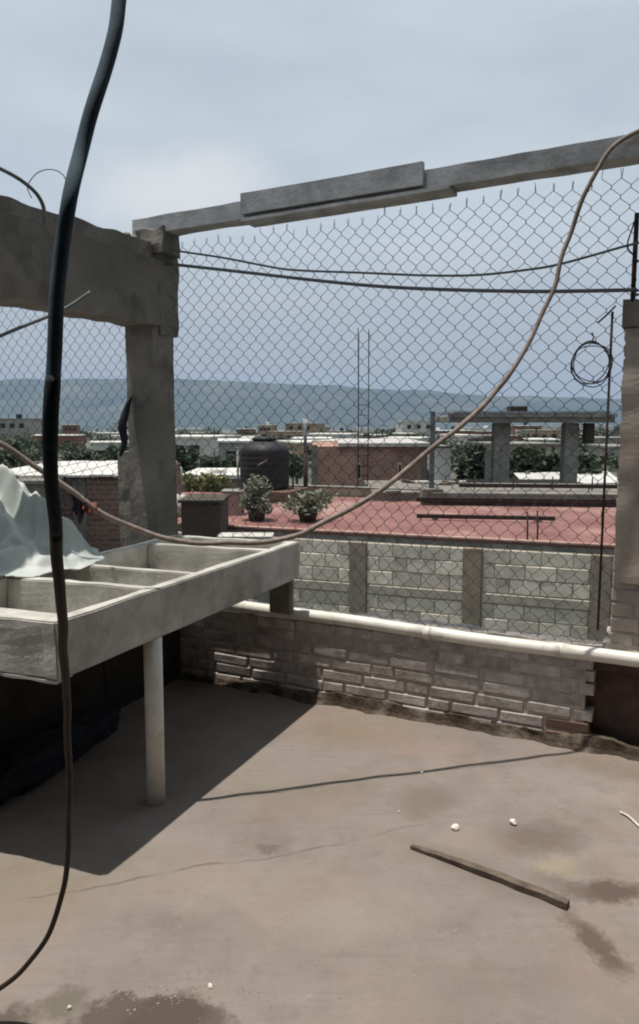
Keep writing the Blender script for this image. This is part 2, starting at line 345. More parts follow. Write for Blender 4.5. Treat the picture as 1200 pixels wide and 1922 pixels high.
    blob(30, 1660, 0.3, 0.2, 0.0, hexc('8a8268'), 0.4, 0.7)
    # rope and cable shadows painted into the floor as thin wandering lines
    sp2 = nd(nt, 'ShaderNodeSeparateXYZ'); wv2 = nd(nt, 'ShaderNodeVectorMath', operation='MULTIPLY_ADD'); wv2.inputs[1].default_value = (0.1, 0.1, 0)
    sub2 = nd(nt, 'ShaderNodeVectorMath', operation='SUBTRACT'); sub2.inputs[1].default_value = (0.5, 0.5, 0.5)
    nt.links.new(noise(3.5, 6, 0.6).outputs['Color'], sub2.inputs[0]); nt.links.new(sub2.outputs[0], wv2.inputs[0]); nt.links.new(co, wv2.inputs[2]); nt.links.new(wv2.outputs[0], sp2.inputs[0])
    def shadow_line(p, q, wdt, amt):
        nonlocal col
        a = onz(*p); bb = onz(*q); d = (bb - a); L = d.length; d /= L
        dx = math_('SUBTRACT', sp2.outputs[0], a.x); dy = math_('SUBTRACT', sp2.outputs[1], a.y)
        al = math_('ADD', math_('MULTIPLY', dx, d.x), math_('MULTIPLY', dy, d.y))
        pe = math_('ABSOLUTE', math_('SUBTRACT', math_('MULTIPLY', dx, -d.y), math_('MULTIPLY', dy, -d.x)))
        f = math_('MULTIPLY', mr(pe, wdt, wdt * 0.3, 0, amt), math_('MULTIPLY', mr(al, -0.02, 0.08), mr(al, L + 0.02, L - 0.08)))
        f = math_('MULTIPLY', f, mr(noise(7, 4).outputs['Fac'], 0.35, 0.55, 0.25, 1.0))
        col = mixc(f, col, hexc('4d443b'))
    shadow_line((20, 1690), (640, 1585), 0.007, 0.5)  # faint shadow of an upper cable, drawn in colour
    shadow_line((390, 1502), (1020, 1422), 0.006, 0.45)  # the sagging rope's shadow, also put into the floor colour
    shadow_line((620, 1590), (820, 1540), 0.006, 0.35)
    mu = nd(nt, 'ShaderNodeMixRGB', blend_type='MULTIPLY'); mu.inputs[0].default_value = 1; mu.inputs[2].default_value = (0.69, 0.67, 0.66, 1); nt.links.new(col, mu.inputs[1]); col = mu.outputs[0]   # overall albedo of the screed
    nt.links.new(col, b.inputs['Base Color']); b.inputs['Roughness'].default_value = 0.88; b.inputs['Specular IOR Level'].default_value = 0.25
    bp = nd(nt, 'ShaderNodeBump'); bp.inputs['Strength'].default_value = 0.6; bp.inputs['Distance'].default_value = 0.008
    hsum = math_('ADD', math_('MULTIPLY', noise(9, 6, 0.7).outputs['Fac'], 1.0), math_('MULTIPLY', noise(70, 4, 0.7).outputs['Fac'], 0.35))
    nt.links.new(hsum, bp.inputs['Height']); nt.links.new(bp.outputs[0], b.inputs['Normal'])
    return m
bm = bmesh.new()
hexa(bm, [W(-5, -8, -0.3), W(5, -8, -0.3), W(5, 0.2, -0.3), W(-5, 0.2, -0.3), W(-5, -8, 0), W(5, -8, 0), W(5, 0.2, 0), W(-5, 0.2, 0)])
struct(obj('terrace_floor', bm, floor_material()))
GZ = -3.4
bm = bmesh.new(); hexa(bm, [W(-4.9, -7.9, GZ), W(4.9, -7.9, GZ), W(4.9, 0.15, GZ), W(-4.9, 0.15, GZ), W(-4.9, -7.9, -0.3), W(4.9, -7.9, -0.3), W(4.9, 0.15, -0.3), W(-4.9, 0.15, -0.3)])
struct(obj('lower_storey', bm, concrete))

# unseen walls and roof added behind and beside the camera to block sky
sh_ = thing('sky_blocker', 'unseen grey walls with an overhead slab, added behind the camera to block sky light', 'building', (0, 0, 0))
render_m = mat('dark grey render', hexc('6a645c'), hexc('544f49'), 2, c3=hexc('413d38'))
boxo('rear_blocker', -4.0, 5.2, -1.6, -1.4, 0.004, 5.4, render_m, sh_)
boxo('side_blocker', 2.8, 3.0, -1.398, 2.45, 0.004, 5.4, render_m, sh_)
boxo('overhead_blocker', -3.2, 2.78, -1.396, 0.95, 2.75, 2.9, render_m, sh_)
boxo('handle', 1.02, 1.08, -1.359, -1.33, 0.98, 1.1, steel, boxo('blocker_door', 0.3, 1.15, -1.398, -1.36, 0.006, 2.05, steel, sh_))

# ground sheet to the horizon
gm = mat('valley ground', hexc('5d5d52'), hexc('42483c'), 0.05, bump=0, c3=hexc('7d776c'), c3amt=0.7, c3scale=0.02)
def gz(Y):   # the town slopes gently down into the valley ahead
    return GZ - 72.0 * (lambda u: u * u * (3 - 2 * u))(min(1.0, max(0.0, (Y - 70) / 1900.0)))
g = 10500; rows = [-g, -2000, 0, 70] + [70 + 1900 * (k / 24) for k in range(1, 25)] + [3000, 5000, 8000, g]; V = []; Fs = []
for y in rows: V += [(-g, y, gz(y)), (0, y, gz(y)), (g, y, gz(y))]
for j in range(len(rows) - 1):
    for i in range(2): a = j * 3 + i; Fs.append((a, a + 1, a + 4, a + 3))
struct(obj('ground', (V, Fs), gm, smooth=True))

# mountain range across the valley
mm = mat('forested mountain', hexc('3a4735'), hexc('1d281c'), 0.003, bump=0, c3=hexc('66654f'), c3amt=0.7, c3scale=0.0016)
def ridge(px): return float(np.interp(px, [-900, -300, 0, 150, 330, 420, 600, 700, 800, 950, 1100, 1300, 1700, 2300], [60, 66, 74, 78, 76, 73, 66, 60, 54, 46, 42, 40, 34, 25]))
nx, ny = 150, 26; V = []; Fs = []
for j in range(ny):
    f = j / (ny - 1); Yd = 6600 + 3200 * f
    for i in range(nx):
        u = -0.75 + 1.5 * i / (nx - 1); X = u * Yd; px = 600 + u * FPX
        rise = math.sin(min(1, f / 0.62) * math.pi / 2) ** 1.4 if f < 0.62 else 1 - 0.55 * ((f - 0.62) / 0.38)
        top = ridge(px) / FPX * (6600 + 3200 * 0.62)
        q = Vector((X / 900, Yd / 900, 0.3)); h = top * rise * (1 + 0.05 * mnoise.noise(q * 1.3) * (rise < 0.98)) + (mnoise.fractal(q * 1.6, 1.0, 2.0, 4) * 30 * rise * (1 - 0.75 * (abs(f - 0.62) < 0.03)))
        if j == 0: h = -4
        V.append((X, Yd, GZ - 72 + max(-4, h + 72 * rise)))
for j in range(ny - 1):
    for i in range(nx - 1): a = j * nx + i; Fs.append((a, a + 1, a + nx + 1, a + nx))
struct(obj('mountain_range', (V, Fs), mm, smooth=True))

# haze of the valley air
hm = bpy.data.materials.new('valley haze'); hm.use_nodes = True; nt = hm.node_tree; nt.nodes.clear()
ho = nd(nt, 'ShaderNodeOutputMaterial'); pv = nd(nt, 'ShaderNodeVolumePrincipled')
pv.inputs['Color'].default_value = (0.42, 0.58, 0.84, 1); pv.inputs['Density'].default_value = 0.000075; pv.inputs['Anisotropy'].default_value = 0.0
nt.links.new(pv.outputs[0], ho.inputs['Volume'])
bm = bmesh.new(); box(bm, -12500, 12500, -12500, 12500, GZ - 78.0, 640)
tag(obj('haze', bm, hm), 'pale blue haze hanging over the wide valley', 'haze', kind='stuff')

# ------------------------------------------------------------------ parapet wall of the terrace
WH = 0.43; CH = 0.0615
pw = wallthing('brick_parapet_wall', 'low worn grey brick parapet carrying the white pipe along the terrace edge', 'wall')
GAP0 = 1.475         # dark drain opening from here to the right
boxo('mortar_core', -2.6, GAP0 - 0.03, 0.0065, 0.16, 0.0, WH - 0.012, mortar, pw)
boxo('mortar_core', GAP0 - 0.03, 2.5, 0.08, 0.16, 0.0, WH - 0.012, mat('dark brown mortar', hexc('5c4a45'), hexc('443733'), 8), pw)  # back of the recess in a darker brown mortar
lint = boxo('lintel', GAP0 - 0.0295, 2.5, 0.03, 0.0795, WH - 0.06, WH - 0.013, MATS['dark brown mortar'], pw)
boxo('jamb', GAP0 - 0.0298, GAP0 - 0.025, 0.03, 0.0795, 0.0, WH - 0.061, MATS['dark brown mortar'], pw)
bms = [brick_mesh('brick', 0.225, 0.11, 0.0525, brick_grey, seed=k, amp=0.004, bv=0.006) for k in range(6)]
bmr = [brick_mesh('brick', 0.225, 0.11, 0.0525, brick_red, seed=k + 9, amp=0.004, bv=0.006) for k in range(2)]
rng = random.Random(3)
for c in range(7):
    x = -2.6 + (0.12 if c % 2 else 0.0); zc = c * CH + CH / 2
    lim = GAP0 + rng.uniform(-0.006, 0.008)
    while x < lim - 0.02:
        L = min(rng.choice([0.225, 0.225, 0.225, 0.2, 0.11]), lim - x)
        if L < 0.05: break
        red = (c <= 1 and x > 1.2)
        me = rng.choice(bmr if red else bms)
        inst('brick', me, (x + L / 2, 0.0570 - (0.006, 0.003, 0.001, 0, 0, 0, 0)[c] + rng.uniform(-0.002, 0.002), zc + rng.uniform(-0.003, 0.003)), (0, rng.uniform(-0.012, 0.012), rng.uniform(-0.006, 0.006)), (L / 0.225, 1, 1), pw)
        x += L + rng.uniform(0.008, 0.016)
# coping of rough mortar and the fillet at the foot
bm = bmesh.new(); slabs(bm, (-2.6, 2.5, 0.07, 0.17, WH - 0.02, WH + 0.035, 150), 0.022, 9, 2.0); obj('mortar_coping', bm, mortar, pw)
def fillet():
    V = []; Fs = []; n = 220
    for i in range(n + 1):
        s = -2.6 + 5.1 * i / n; k = mnoise.fractal(Vector((s * 6, 1.3, 0)), 1, 2, 4); k2 = mnoise.fractal(Vector((s * 3, 7.3, 0)), 1, 2, 4)
        hh = 0.045 + 0.04 * k2; dp = 0.045 + 0.04 * k
        for (tt, z) in ((0.02, hh), (-0.012, hh * 0.95), (-dp * 0.45, hh * 0.62), (-dp * 0.6, hh * 0.3), (-dp, -0.003)):
            V.append((s, tt + 0.004 * mnoise.noise(Vector((s * 40, tt * 50, 0))), z + (0.006 * mnoise.noise(Vector((s * 30, z * 60, 4))) if z > 0 else 0)))
    for i in range(n):
        for k in range(4): a = i * 5 + k; Fs.append((a, a + 1, a + 6, a + 5))
    return V, Fs
obj('mortar_fillet', fillet(), fillet_m, pw)

# white plastic pipe lying on the wall
pp = wallthing('white_pipe', 'long white plastic pipe lying along the top of the brick parapet', 'pipe')
cuts = [-0.75, 0.69, 1.33, 2.6]
def pz(s): return WH + 0.030 - 0.012 * s - 0.004 * math.sin(s * 2.1) + 0.003 * math.sin(s * 5)
for a, b in zip(cuts, cuts[1:]):
    n = 14; pts = [(a + 0.003 + (b - a - 0.006) * k / n, 0.018 + 0.004 * math.sin(3 * (a + (b - a) * k / n)), pz(a + (b - a) * k / n)) for k in range(n + 1)]
    sec = tube('pipe_section', pts, 0.032, pvc, pp, 20)
    if b < 2: tube('coupling', [(b - 0.02, 0.018, pz(b)), (b + 0.02, 0.018, pz(b))], 0.0338, pvc, sec, 20)

# ------------------------------------------------------------------ posts and beams round the mesh
S_R = -0.885
ps = wallthing('concrete_corner_post', 'square grey concrete corner post under the thick weathered beam', 'post')
t0 = (ont(290, 700, 0) and 0)
bm = bmesh.new(); slabs(bm, (0.0, 2.06, 0, 0.19, 0, 0.19, 26), 0.006, 9, 4.0)
for v in bm.verts: x, y, z = v.co; v.co = (S_R - 0.19 + y, -0.09 + z, x)
obj('shaft', bm, concrete_old, ps)
bm = bmesh.new(); slabs(bm, (0.0, 1.32, 0, 0.14, 0, 0.14, 18), 0.008, 9, 6.0)
for v in bm.verts: x, y, z = v.co; v.co = (S_R - 0.335 + y, -0.02 + z, x)
obj('side_stub', bm, concrete_old, ps)

sb = wallthing('side_beam', 'thick dark weathered concrete beam running in from the left edge', 'beam')
bm = bmesh.new(); slabs(bm, (-2.6, 0.13, 0, 0.21, 2.03, 2.385, 70), 0.012, 7, 1.0)
for v in bm.verts: x, y, z = v.co; v.co = (S_R - 0.2 + y, x, z + 0.0)
obj('lower_course', bm, concrete_old, sb)
bm = bmesh.new(); slabs(bm, (-2.6, 0.10, 0, 0.17, 2.375, 2.475, 70), 0.018, 8, 3.0)
for v in bm.verts: x, y, z = v.co; v.co = (S_R - 0.19 + y, x, z + 0.02 * (x + 0.3) / 1.0)
obj('upper_course', bm, concrete_old, sb)
rng = random.Random(12)
for k in range(9):
    sz = rng.uniform(0.02, 0.045); bm = bmesh.new(); bmesh.ops.create_icosphere(bm, subdivisions=2, radius=sz)
    for v in bm.verts: v.co *= 1 + 0.35 * mnoise.noise(v.co * 25 + Vector((k * 3, 0, 0))); v.co.z *= 0.7
    o = obj('rubble_lump', bm, concrete_old, sb); o.location = (S_R - rng.uniform(-0.01, 0.17), rng.uniform(-0.25, 0.1), 2.47 + rng.uniform(-0.02, 0.02))
bm = bmesh.new(); slabs(bm, (1.98, 2.47, 0, 0.17, 0, 0.10, 26), 0.02, 8, 5.0)
for v in bm.verts: x, y, z = v.co; v.co = (S_R - 0.09 + z, -0.03 + y, x)
obj('mortar_mass', bm, concrete_old, sb)
bm = bmesh.new(); slabs(bm, (S_R - 0.14, S_R + 0.05, -0.05, 0.12, 2.43, 2.56, 12), 0.03, 10, 7.0); obj('mortar_seat', bm, concrete_old, sb)

tb = wallthing('top_beam', 'long slim grey concrete beam spanning above the wire mesh against the sky', 'beam')
def sloped(name, s0, s1, t0, t1, dz0, dz1, m, n=30, amp=0.004, seed=0):
    bm = bmesh.new(); slabs(bm, (s0, s1, t0, t1, dz0, dz1, n), amp, 6, seed)
    for v in bm.verts: v.co.z += 2.533 + 0.021 * (v.co.x + 0.96)
    return obj(name, bm, m, tb)
sloped('beam_core', -1.06, 2.6, -0.02, 0.10, 0.0, 0.088, concrete_beam, 60, 0.005, 1)
bx = ont(450, 390, -0.06); b1 = ont(792, 340, -0.06); b2 = ont(842, 360, -0.06)
def sl(p): return (p - A0).dot(WX)
sloped('facing_board', sl(bx), sl(b1), -0.05, -0.0235, 0.014, 0.116, concrete_beam, 12, 0.0025, 5)
sloped('bottom_board', sl(bx) + 0.0, sl(b2), -0.05, 0.09, -0.022, -0.006, concrete_beam, 12, 0.0015, 7)

# ------------------------------------------------------------------ chain link mesh
def chain_link(root, s0, s1, zb, zt, seed, bulge=0.02):
    a = 0.0198; hv = 0.0425; rr = 0.00138; s = s0; i = 0; rg = random.Random(seed)
    def warp(s, z):
        q = Vector((s * 2.2, z * 2.2, seed * 3.1)); k = 1.3 if z > 0.9 else 1.3 + (0.9 - z) * 4.0
        return (0.010 * k * mnoise.noise(q), bulge * mnoise.noise(q * 0.6 + Vector((4, 4, 4))), 0.010 * k * mnoise.noise(q + Vector((17, 3, 9))))
    while s < s1:
        pts = []; z = zb(s); k = 0; top = zt(s)
        while z < top:
            sg = 1 if (k + i) % 2 == 0 else -1
            for dz in (-0.0045, 0.0045):
                x = s + sg * (a + 0.0016); yy = 0.0022 * (1 if dz > 0 else -1) * sg
                w = warp(x, z + dz); pts.append((x + w[0], 0.085 + yy + w[1], z + dz + w[2]))
            z += hv; k += 1
        lx, ly, lz = pts[-1]; pts.append((lx + rg.uniform(-0.006, 0.006), ly, lz + rg.uniform(0.012, 0.035)))
        obj('wire', tube_data(pts, rr, 4), wirem, root); s += 2 * a; i += 1
fr = wallthing('chain_link_fence', 'wide chain link mesh between the corner post and the brick pillar', 'fence')
chain_link(fr, -0.865, 1.56, lambda s: WH + 0.035 + 0.015 * math.sin(7 * s), lambda s: 2.475 + 0.03 * (s + 0.8), 1)
fl = wallthing('chain_link_fence', 'chain link mesh seen under the thick beam, left of the corner post', 'fence')
chain_link(fl, -3.3, -1.03, lambda s: WH + 0.035, lambda s: 2.40, 2)
# steel rods that stretch the mesh at the right
rod = lambda x, y0, y1, t, r, m, parent, name='rod': tube(name, [tuple(Vector(((ont(x, y0, t) - A0).dot(WX), t, ont(x, y0, t).z))), tuple(Vector(((ont(x, y0, t) - A0).dot(WX), t, ont(x, y1, t).z)))], r, m, parent, 8)
rt = wallthing('steel_rod', 'thin dark upright rod tying the mesh edge beside the brick pillar', 'rod')
rod(1150, 585, 1186, 0.05, 0.0055, steel, rt)
rt2 = wallthing('steel_post', 'short dark steel stub rising from the top of the brick pillar', 'post')
rod(1196, 400, 566, 0.06, 0.010, steel, rt2, 'shaft')
for yy in (490, 545, 553):
    p = ont(1196, yy, 0.06); ls = sl(p)
    tube('wire_tie', [(ls + 0.018 * math.cos(q), 0.06 + 0.018 * math.sin(q), p.z + 0.004 * math.sin(2 * q)) for q in np.linspace(0, 2 * math.pi, 14)], 0.0035, steel, rt2, 6)

# brick pillar at the right edge
bp_ = wallthing('brick_pillar', 'pinkish brown brick pillar standing on the parapet at the right edge', 'pillar')
PX0 = 1.535
bp_.location = Vector(A0) + WY * 0.055
boxo('mortar_core', PX0 + 0.006, PX0 + 0.264, 0.016, 0.264, WH + 0.02, 2.0, mortar, bp_)
pbr = [brick_mesh('brick', 0.13, 0.13, 0.06, brick_pil, seed=k + 20, amp=0.004) for k in range(3)]
rng = random.Random(5); z = WH + 0.055; c = 0
while z < 1.9:
    for ix in range(2):
        for iy in range(2):
            L = 0.16 if (ix + c) % 2 else 0.10; x0 = PX0 + (0 if ix == 0 else (0.10 if c % 2 else 0.16) + 0.008)
            inst('brick', rng.choice(pbr), (x0 + L / 2 + rng.uniform(-0.004, 0.004), 0.075 + iy * 0.135, z + 0.03), (0, rng.uniform(-.02, .02), rng.uniform(-.03, .03)), (L / 0.13, 1, 1), bp_)
    z += 0.068; c += 1
bm = bmesh.new(); slabs(bm, (PX0 - 0.012, PX0 + 0.28, -0.004, 0.28, z - 0.01, 2.02, 8), 0.01, 12, 3); obj('mortar_cap', bm, concrete_old, bp_)
bm = bmesh.new(); slabs(bm, (PX0 - 0.03, PX0 + 0.3, 0.015, 0.29, WH - 0.01, WH + 0.06, 10), 0.02, 12, 8); obj('mortar_foot', bm, mortar, bp_)
bm = bmesh.new(); slabs(bm, (0.78, 1.86, 0, 0.27, 0, 0.03, 40), 0.010, 7, 9)
for v in bm.verts: x, y, z = v.co; v.co = (PX0 + 0.004 + y, -0.006 + z, x)
obj('render_patch', bm, mat('weathered tan render', hexc('b0a79d'), hexc('938a81'), 6, bump=0.6, c3=hexc('a08a7e'), c3amt=0.7, c3scale=3), bp_)

# ------------------------------------------------------------------ laundry sinks
sk = wallthing('laundry_sink', 'pale cast concrete laundry trough in several compartments, on a round white leg', 'sink')
SK = 0.11; TB = -0.70
def skp(s, t, z): return (s + 0.028 * (-t / 1.75) - 0.012, t + SK * s, z)
def sbox(name, s0, s1, t0, t1, z0, z1, bv=0.005, amp=0.006, par=sk, cuts=5):
    bm = bmesh.new(); box(bm, s0, s1, t0, t1, z0, z1); bevel(bm, bv, 2)
    long_edges = [e for e in bm.edges if e.calc_length() > 0.12]
    bmesh.ops.subdivide_edges(bm, edges=long_edges, cuts=cuts, use_grid_fill=True)
    for v in bm.verts:
        q = v.co * 9; d = Vector((mnoise.noise(q), mnoise.noise(q + Vector((3, 9, 1))), mnoise.noise(q + Vector((7, 2, 5))))) * amp
        v.co = Vector(skp(*(v.co + d)))
    return obj(name, bm, sinkmat, par)
ZT, ZB = 0.866, 0.672
sbox('front_panel', -0.055, 0.0, -1.775, -0.02, ZB, ZT, cuts=9)
sbox('end_panel', TB, -0.03, -1.772, -1.665, ZB + 0.002, ZT - 0.002)
sbox('end_panel', TB, -0.03, -0.07, -0.023, ZB + 0.002, ZT - 0.002)
for tt in (-1.235, -0.925, -0.305): sbox('divider', TB, -0.03, tt - 0.024, tt + 0.024, ZB + 0.035, ZT - 0.003)
sbox('back_panel', TB - 0.05, TB - 0.0015, -1.774, -0.022, ZB, ZT - 0.001, cuts=9)
sbox('basin_floor', TB, -0.052, -1.664, -0.071, ZB + 0.004, ZB + 0.05, cuts=9)
bm = bmesh.new(); slabs(bm, (TB, -0.01, -1.772, -1.70, ZB - 0.012, ZB - 0.001, 24), 0.010, 10, 6)
for v in bm.verts: v.co = Vector(skp(*v.co))
obj('cast_drip', bm, sinkmat, sk)
lp = onz(299, 1512); ls, lt = (lp - A0).dot(WX) - 0.025, (lp - A0).dot(WY) + 0.02
tube('leg', [(ls - 0.004, lt, 0.0), (ls - 0.002, lt, 0.3), (ls, lt, ZB - 0.001)], 0.036, pvc, sk, 24)
boxo('support_block', -0.18, -0.045, -0.06, -0.014, WH + 0.04, ZB - 0.002, concrete_old, sk, 0.01)

# brick plinth behind the sinks
pl = wallthing('sink_ledge', 'wide dark cement ledge along the left behind the laundry trough', 'ledge')
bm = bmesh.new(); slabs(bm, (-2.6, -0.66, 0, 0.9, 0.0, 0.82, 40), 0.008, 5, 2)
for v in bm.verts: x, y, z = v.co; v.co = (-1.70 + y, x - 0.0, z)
obj('ledge_body', bm, mat('shade darkened cement', hexc('3d3a36'), hexc('282624'), 5, bump=0.6), pl)  # cement coloured dark to deepen the shade under the trough
boxo('low_body', -1.2, -0.8, -0.658, -0.02, 0.0, 0.5, MATS['shade darkened cement'], pl)

# plastic sheet over a heap on the ledge
def tarp():
    V = []; Fs = []; nx, ny = 150, 150
    for j in range(ny):
        for i in range(nx):
            s = -1.68 + 1.13 * i / (nx - 1); t = -1.62 + 0.98 * j / (ny - 1)
            ex = max(0, (s + 1.30)); d = math.hypot(ex / 0.70, (t + 1.08) / 0.50)
            base = max(0, 1 - d ** 1.15) * 0.44
            ang = math.atan2(t + 1.08, s + 1.55)
            fold = 0.10 * (1 - abs(mnoise.noise(Vector((ang * 3.6, d * 1.1, 1.5)))) * 3.0) + 0.03 * (1 - 3 * abs(mnoise.noise(Vector((s * 8 + t * 5, t * 7 - s * 3, 0)))))
            crease = 0.06 * (1 - 3.2 * abs(mnoise.noise(Vector((s * 4.2 + t * 2, t * 4.2 - s, 8.1)))))
            crease += 0.035 * (1 - 3 * abs(mnoise.noise(Vector((s * 11 - t * 4, t * 12 + s * 4, 4.4))))) + 0.02 * (1 - 3 * abs(mnoise.noise(Vector((s * 21, t * 19 + s * 9, 1.4)))))
            env = min(1, max(0, (1.12 - d) * 4))
            V.append((s + 0.02 * mnoise.noise(Vector((s * 9, t * 9, 3))), t + 0.02 * mnoise.noise(Vector((s * 9, t * 9, 13))), 0.845 + 0.02 + base + (fold + crease) * env * (0.35 + 1.2 * base)))
    for j in range(ny - 1):
        for i in range(nx - 1):
            a = j * nx + i
            s = -1.68 + 1.13 * i / (nx - 1); t = -1.62 + 0.98 * j / (ny - 1)
            d = math.hypot(max(0, s + 1.30) / 0.70, (t + 1.08) / 0.50) + 0.12 * mnoise.noise(Vector((s * 5, t * 5, 2)))
            if d < 1.08: Fs.append((a, a + 1, a + nx + 1, a + nx))
    return V, Fs
to = obj('plastic_sheet', tarp(), tarpm, None, True); to.location = A0; to.rotation_euler = (0, 0, WANG)
sm = to.modifiers.new('thick', 'SOLIDIFY'); sm.thickness = 0.004
tag(to, 'crumpled pale blue grey plastic sheet heaped behind the laundry trough', 'plastic sheet')

# dark bundle under the sinks
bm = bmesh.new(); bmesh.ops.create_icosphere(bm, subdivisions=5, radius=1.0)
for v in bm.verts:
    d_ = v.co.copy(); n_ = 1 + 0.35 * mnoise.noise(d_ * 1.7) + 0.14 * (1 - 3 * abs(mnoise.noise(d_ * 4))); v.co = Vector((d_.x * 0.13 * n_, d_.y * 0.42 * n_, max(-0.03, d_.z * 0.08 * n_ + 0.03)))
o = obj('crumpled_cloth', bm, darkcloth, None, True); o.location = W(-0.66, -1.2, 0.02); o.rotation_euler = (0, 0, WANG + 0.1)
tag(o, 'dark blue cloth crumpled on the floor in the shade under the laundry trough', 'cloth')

# ------------------------------------------------------------------ ropes, hoses and cables
sh = Vector((0.155, 0.012, -1.0)); rp0, rp1 = onz(390, 1500), onz(1010, 1420); rn = (rp1 - rp0).cross(sh)
rope_px = [(1100, 357), (1060, 470), (1035, 550), (990, 650), (930, 735), (870, 795), (800, 850), (700, 930), (600, 985), (540, 1008), (480, 1018), (400, 1020), (330, 1013), (260, 993), (200, 968), (140, 925), (60, 870), (0, 830), (-90, 770), (-200, 690)]
pts = [ont(1235, 232, -0.03), ont(1190, 248, -0.045), ont(1150, 275, -0.06), ont(1125, 310, -0.065)]
for q in rope_px:
    a = onplane(*q, rp0, rn); b = ont(*q, -0.07)
    pts.append(b if b.y < a.y else a)
pts[4] = ont(1100, 357, -0.07)
rc = catmull(pts, 8)
rc = [p + Vector((mnoise.noise(p * 7), mnoise.noise(p * 7 + Vector((5, 5, 5))), mnoise.noise(p * 7 + Vector((9, 1, 5))))) * 0.008 for p in rc]
ro = tube('hanging_rope', rc, [0.011 if k > 60 else 0.0095 for k in range(len(rc))], ropem, None, 8)
tag(ro, 'dusty pinkish brown rope sagging in a deep curve across the mesh', 'rope')
# orange rag over the rope
def strip_cloth(c, dirv, wdt, hgt, m, name, seed, parent=None):
    V = []; Fs = []; nx, ny = 10, 12
    for j in range(ny):
        v = -1 + 2 * j / (ny - 1)
        for i in range(nx):
            u = i / (nx - 1) - 0.5; side = Vector((-dirv.y, dirv.x, 0)).normalized()
            p = c + dirv * (u * wdt) + side * (0.012 * v + 0.008 * math.sin(u * 14 + seed) * abs(v)) + Vector((0, 0, 0.011 - hgt * abs(v) ** 1.3 * (1 + 0.3 * math.sin(u * 7 + seed))))
            V.append(tuple(p))
    for j in range(ny - 1):
        for i in range(nx - 1): a = j * nx + i; Fs.append((a, a + 1, a + nx + 1, a + nx))
    o = obj(name, (V, Fs), m, parent, True); sm = o.modifiers.new('thick', 'SOLIDIFY'); sm.thickness = 0.003; return o
ri = min(range(len(rc)), key=lambda k: (rc[k] - onplane(172, 950, rp0, rn)).length)
dv = (rc[ri + 1] - rc[ri]); dv.z = 0; dv.normalize()
tag(strip_cloth(rc[ri], dv, 0.05, 0.035, mat('orange rag cloth', hexc('9c5c44'), hexc('7d4835'), 20, bump=0.3), 'orange_rag', 1.0), 'small orange rag hung over the low left part of the sagging rope', 'rag')
ri2 = min(range(len(rc)), key=lambda k: (rc[k] - onplane(148, 932, rp0, rn)).length)
tag(strip_cloth(rc[ri2], dv, 0.05, 0.09, mat('dark purple rag cloth', hexc('3a3440'), hexc('2a2630'), 20, bump=0.3), 'dark_rag', 2.0), 'small dark purple rag hung over the rope beside the orange one', 'rag')

hose_px = [(228, -120, 1.14), (226, -50, 1.13), (222, 0, 1.12), (216, 60, 1.10), (196, 130, 1.08), (176, 200, 1.06), (152, 290, 1.04), (133, 370, 1.0), (117, 460, 1.0), (105, 570, 1.0), (99, 680, 1.0), (96, 780, 1.0), (98, 880, 1.02), (105, 1000, 1.08), (112, 1100, 1.15), (119, 1200, 1.25), (125, 1290, 1.35), (129, 1400, 1.45), (130, 1500, 1.52), (127, 1600, 1.58), (116, 1680, 1.62), (92, 1750, 1.65), (55, 1808, 1.68), (10, 1848, 1.70), (-50, 1880, 1.70), (-130, 1900, 1.68)]
hp = catmull([at(*q) for q in hose_px], 8)
hp = [p + Vector((mnoise.noise(p * 9), mnoise.noise(p * 9 + Vector((5, 5, 5))), 0)) * 0.004 for p in hp]
hs_ = thing('hanging_hose', 'thick dark hose hanging close by, curling away at the lower left', 'hose', hp[0])
def loc(ps, o): return [tuple(p - Vector(o.location)) for p in ps]
def ir(k, n): return 0.0106 if k < 11.3 * 8 else float(np.interp(k / 8, [11.3, 13, 15, 19, 25], [0.0102, 0.0095, 0.008, 0.0064, 0.006]))
kk = int(11.3 * 8); k3 = 13 * 8
tube('upper_hose', loc(hp[:kk + 1], hs_), 0.0099, hosem, hs_, 14)
tube('middle_hose', loc(hp[kk:k3 + 1], hs_), [ir(k + kk + 1, 0) for k in range(k3 + 1 - kk)], hosemid, hs_, 14)
tube('lower_cable', loc(hp[k3:], hs_), [ir(k + k3, 0) for k in range(len(hp) - k3)], hoseb, hs_, 14)
tube('joint_sleeve', loc(hp[kk - 8:kk + 4], hs_), [0.0099, 0.0102] + [0.0106] * 9 + [0.0102], hosemid, hs_, 14)

def cable(name, px, t, r, m, label, cat='cable', n=8):
    p = [ont(x, y, t) for x, y in px]; return tag(tube(name, catmull(p, n), r, m, None, 8), label, cat)
cable('wavy_cable', [(300, 464), (340, 472), (420, 484), (520, 503), (570, 508), (680, 512), (800, 517), (900, 516), (1000, 505), (1050, 496), (1110, 480), (1170, 463), (1230, 448)], 0.03, 0.0055, cablem, 'thin grey cable drooping in a slack wave just below the top beam')
cable('straight_cable', [(302, 494), (360, 500), (450, 510), (600, 527), (720, 538), (850, 544), (1000, 547), (1100, 546), (1196, 544)], 0.04, 0.0085, cablem, 'thicker grey cable stretched almost level across the mesh')
ob = at
tag(tube('bent_cable', catmull([at(-60, 290, 2.9), at(-5, 314, 3.0), at(30, 332, 3.05), at(55, 350, 3.08), at(72, 368, 3.1), at(82, 390, 3.14), at(84, 420, 3.2)], 8), 0.008, cablem, None, 8), 'dark cable arching down onto the thick beam at upper left', 'cable')
tag(tube('looped_wire', catmull([at(60, 372, 3.3), at(52, 350, 3.3), at(70, 325, 3.3), at(95, 318, 3.3), at(116, 326, 3.32), at(125, 345, 3.34), at(126, 395, 3.4)], 8), 0.0022, cablem, None, 6), 'faint thin wire loop above the thick beam behind the hose', 'wire')
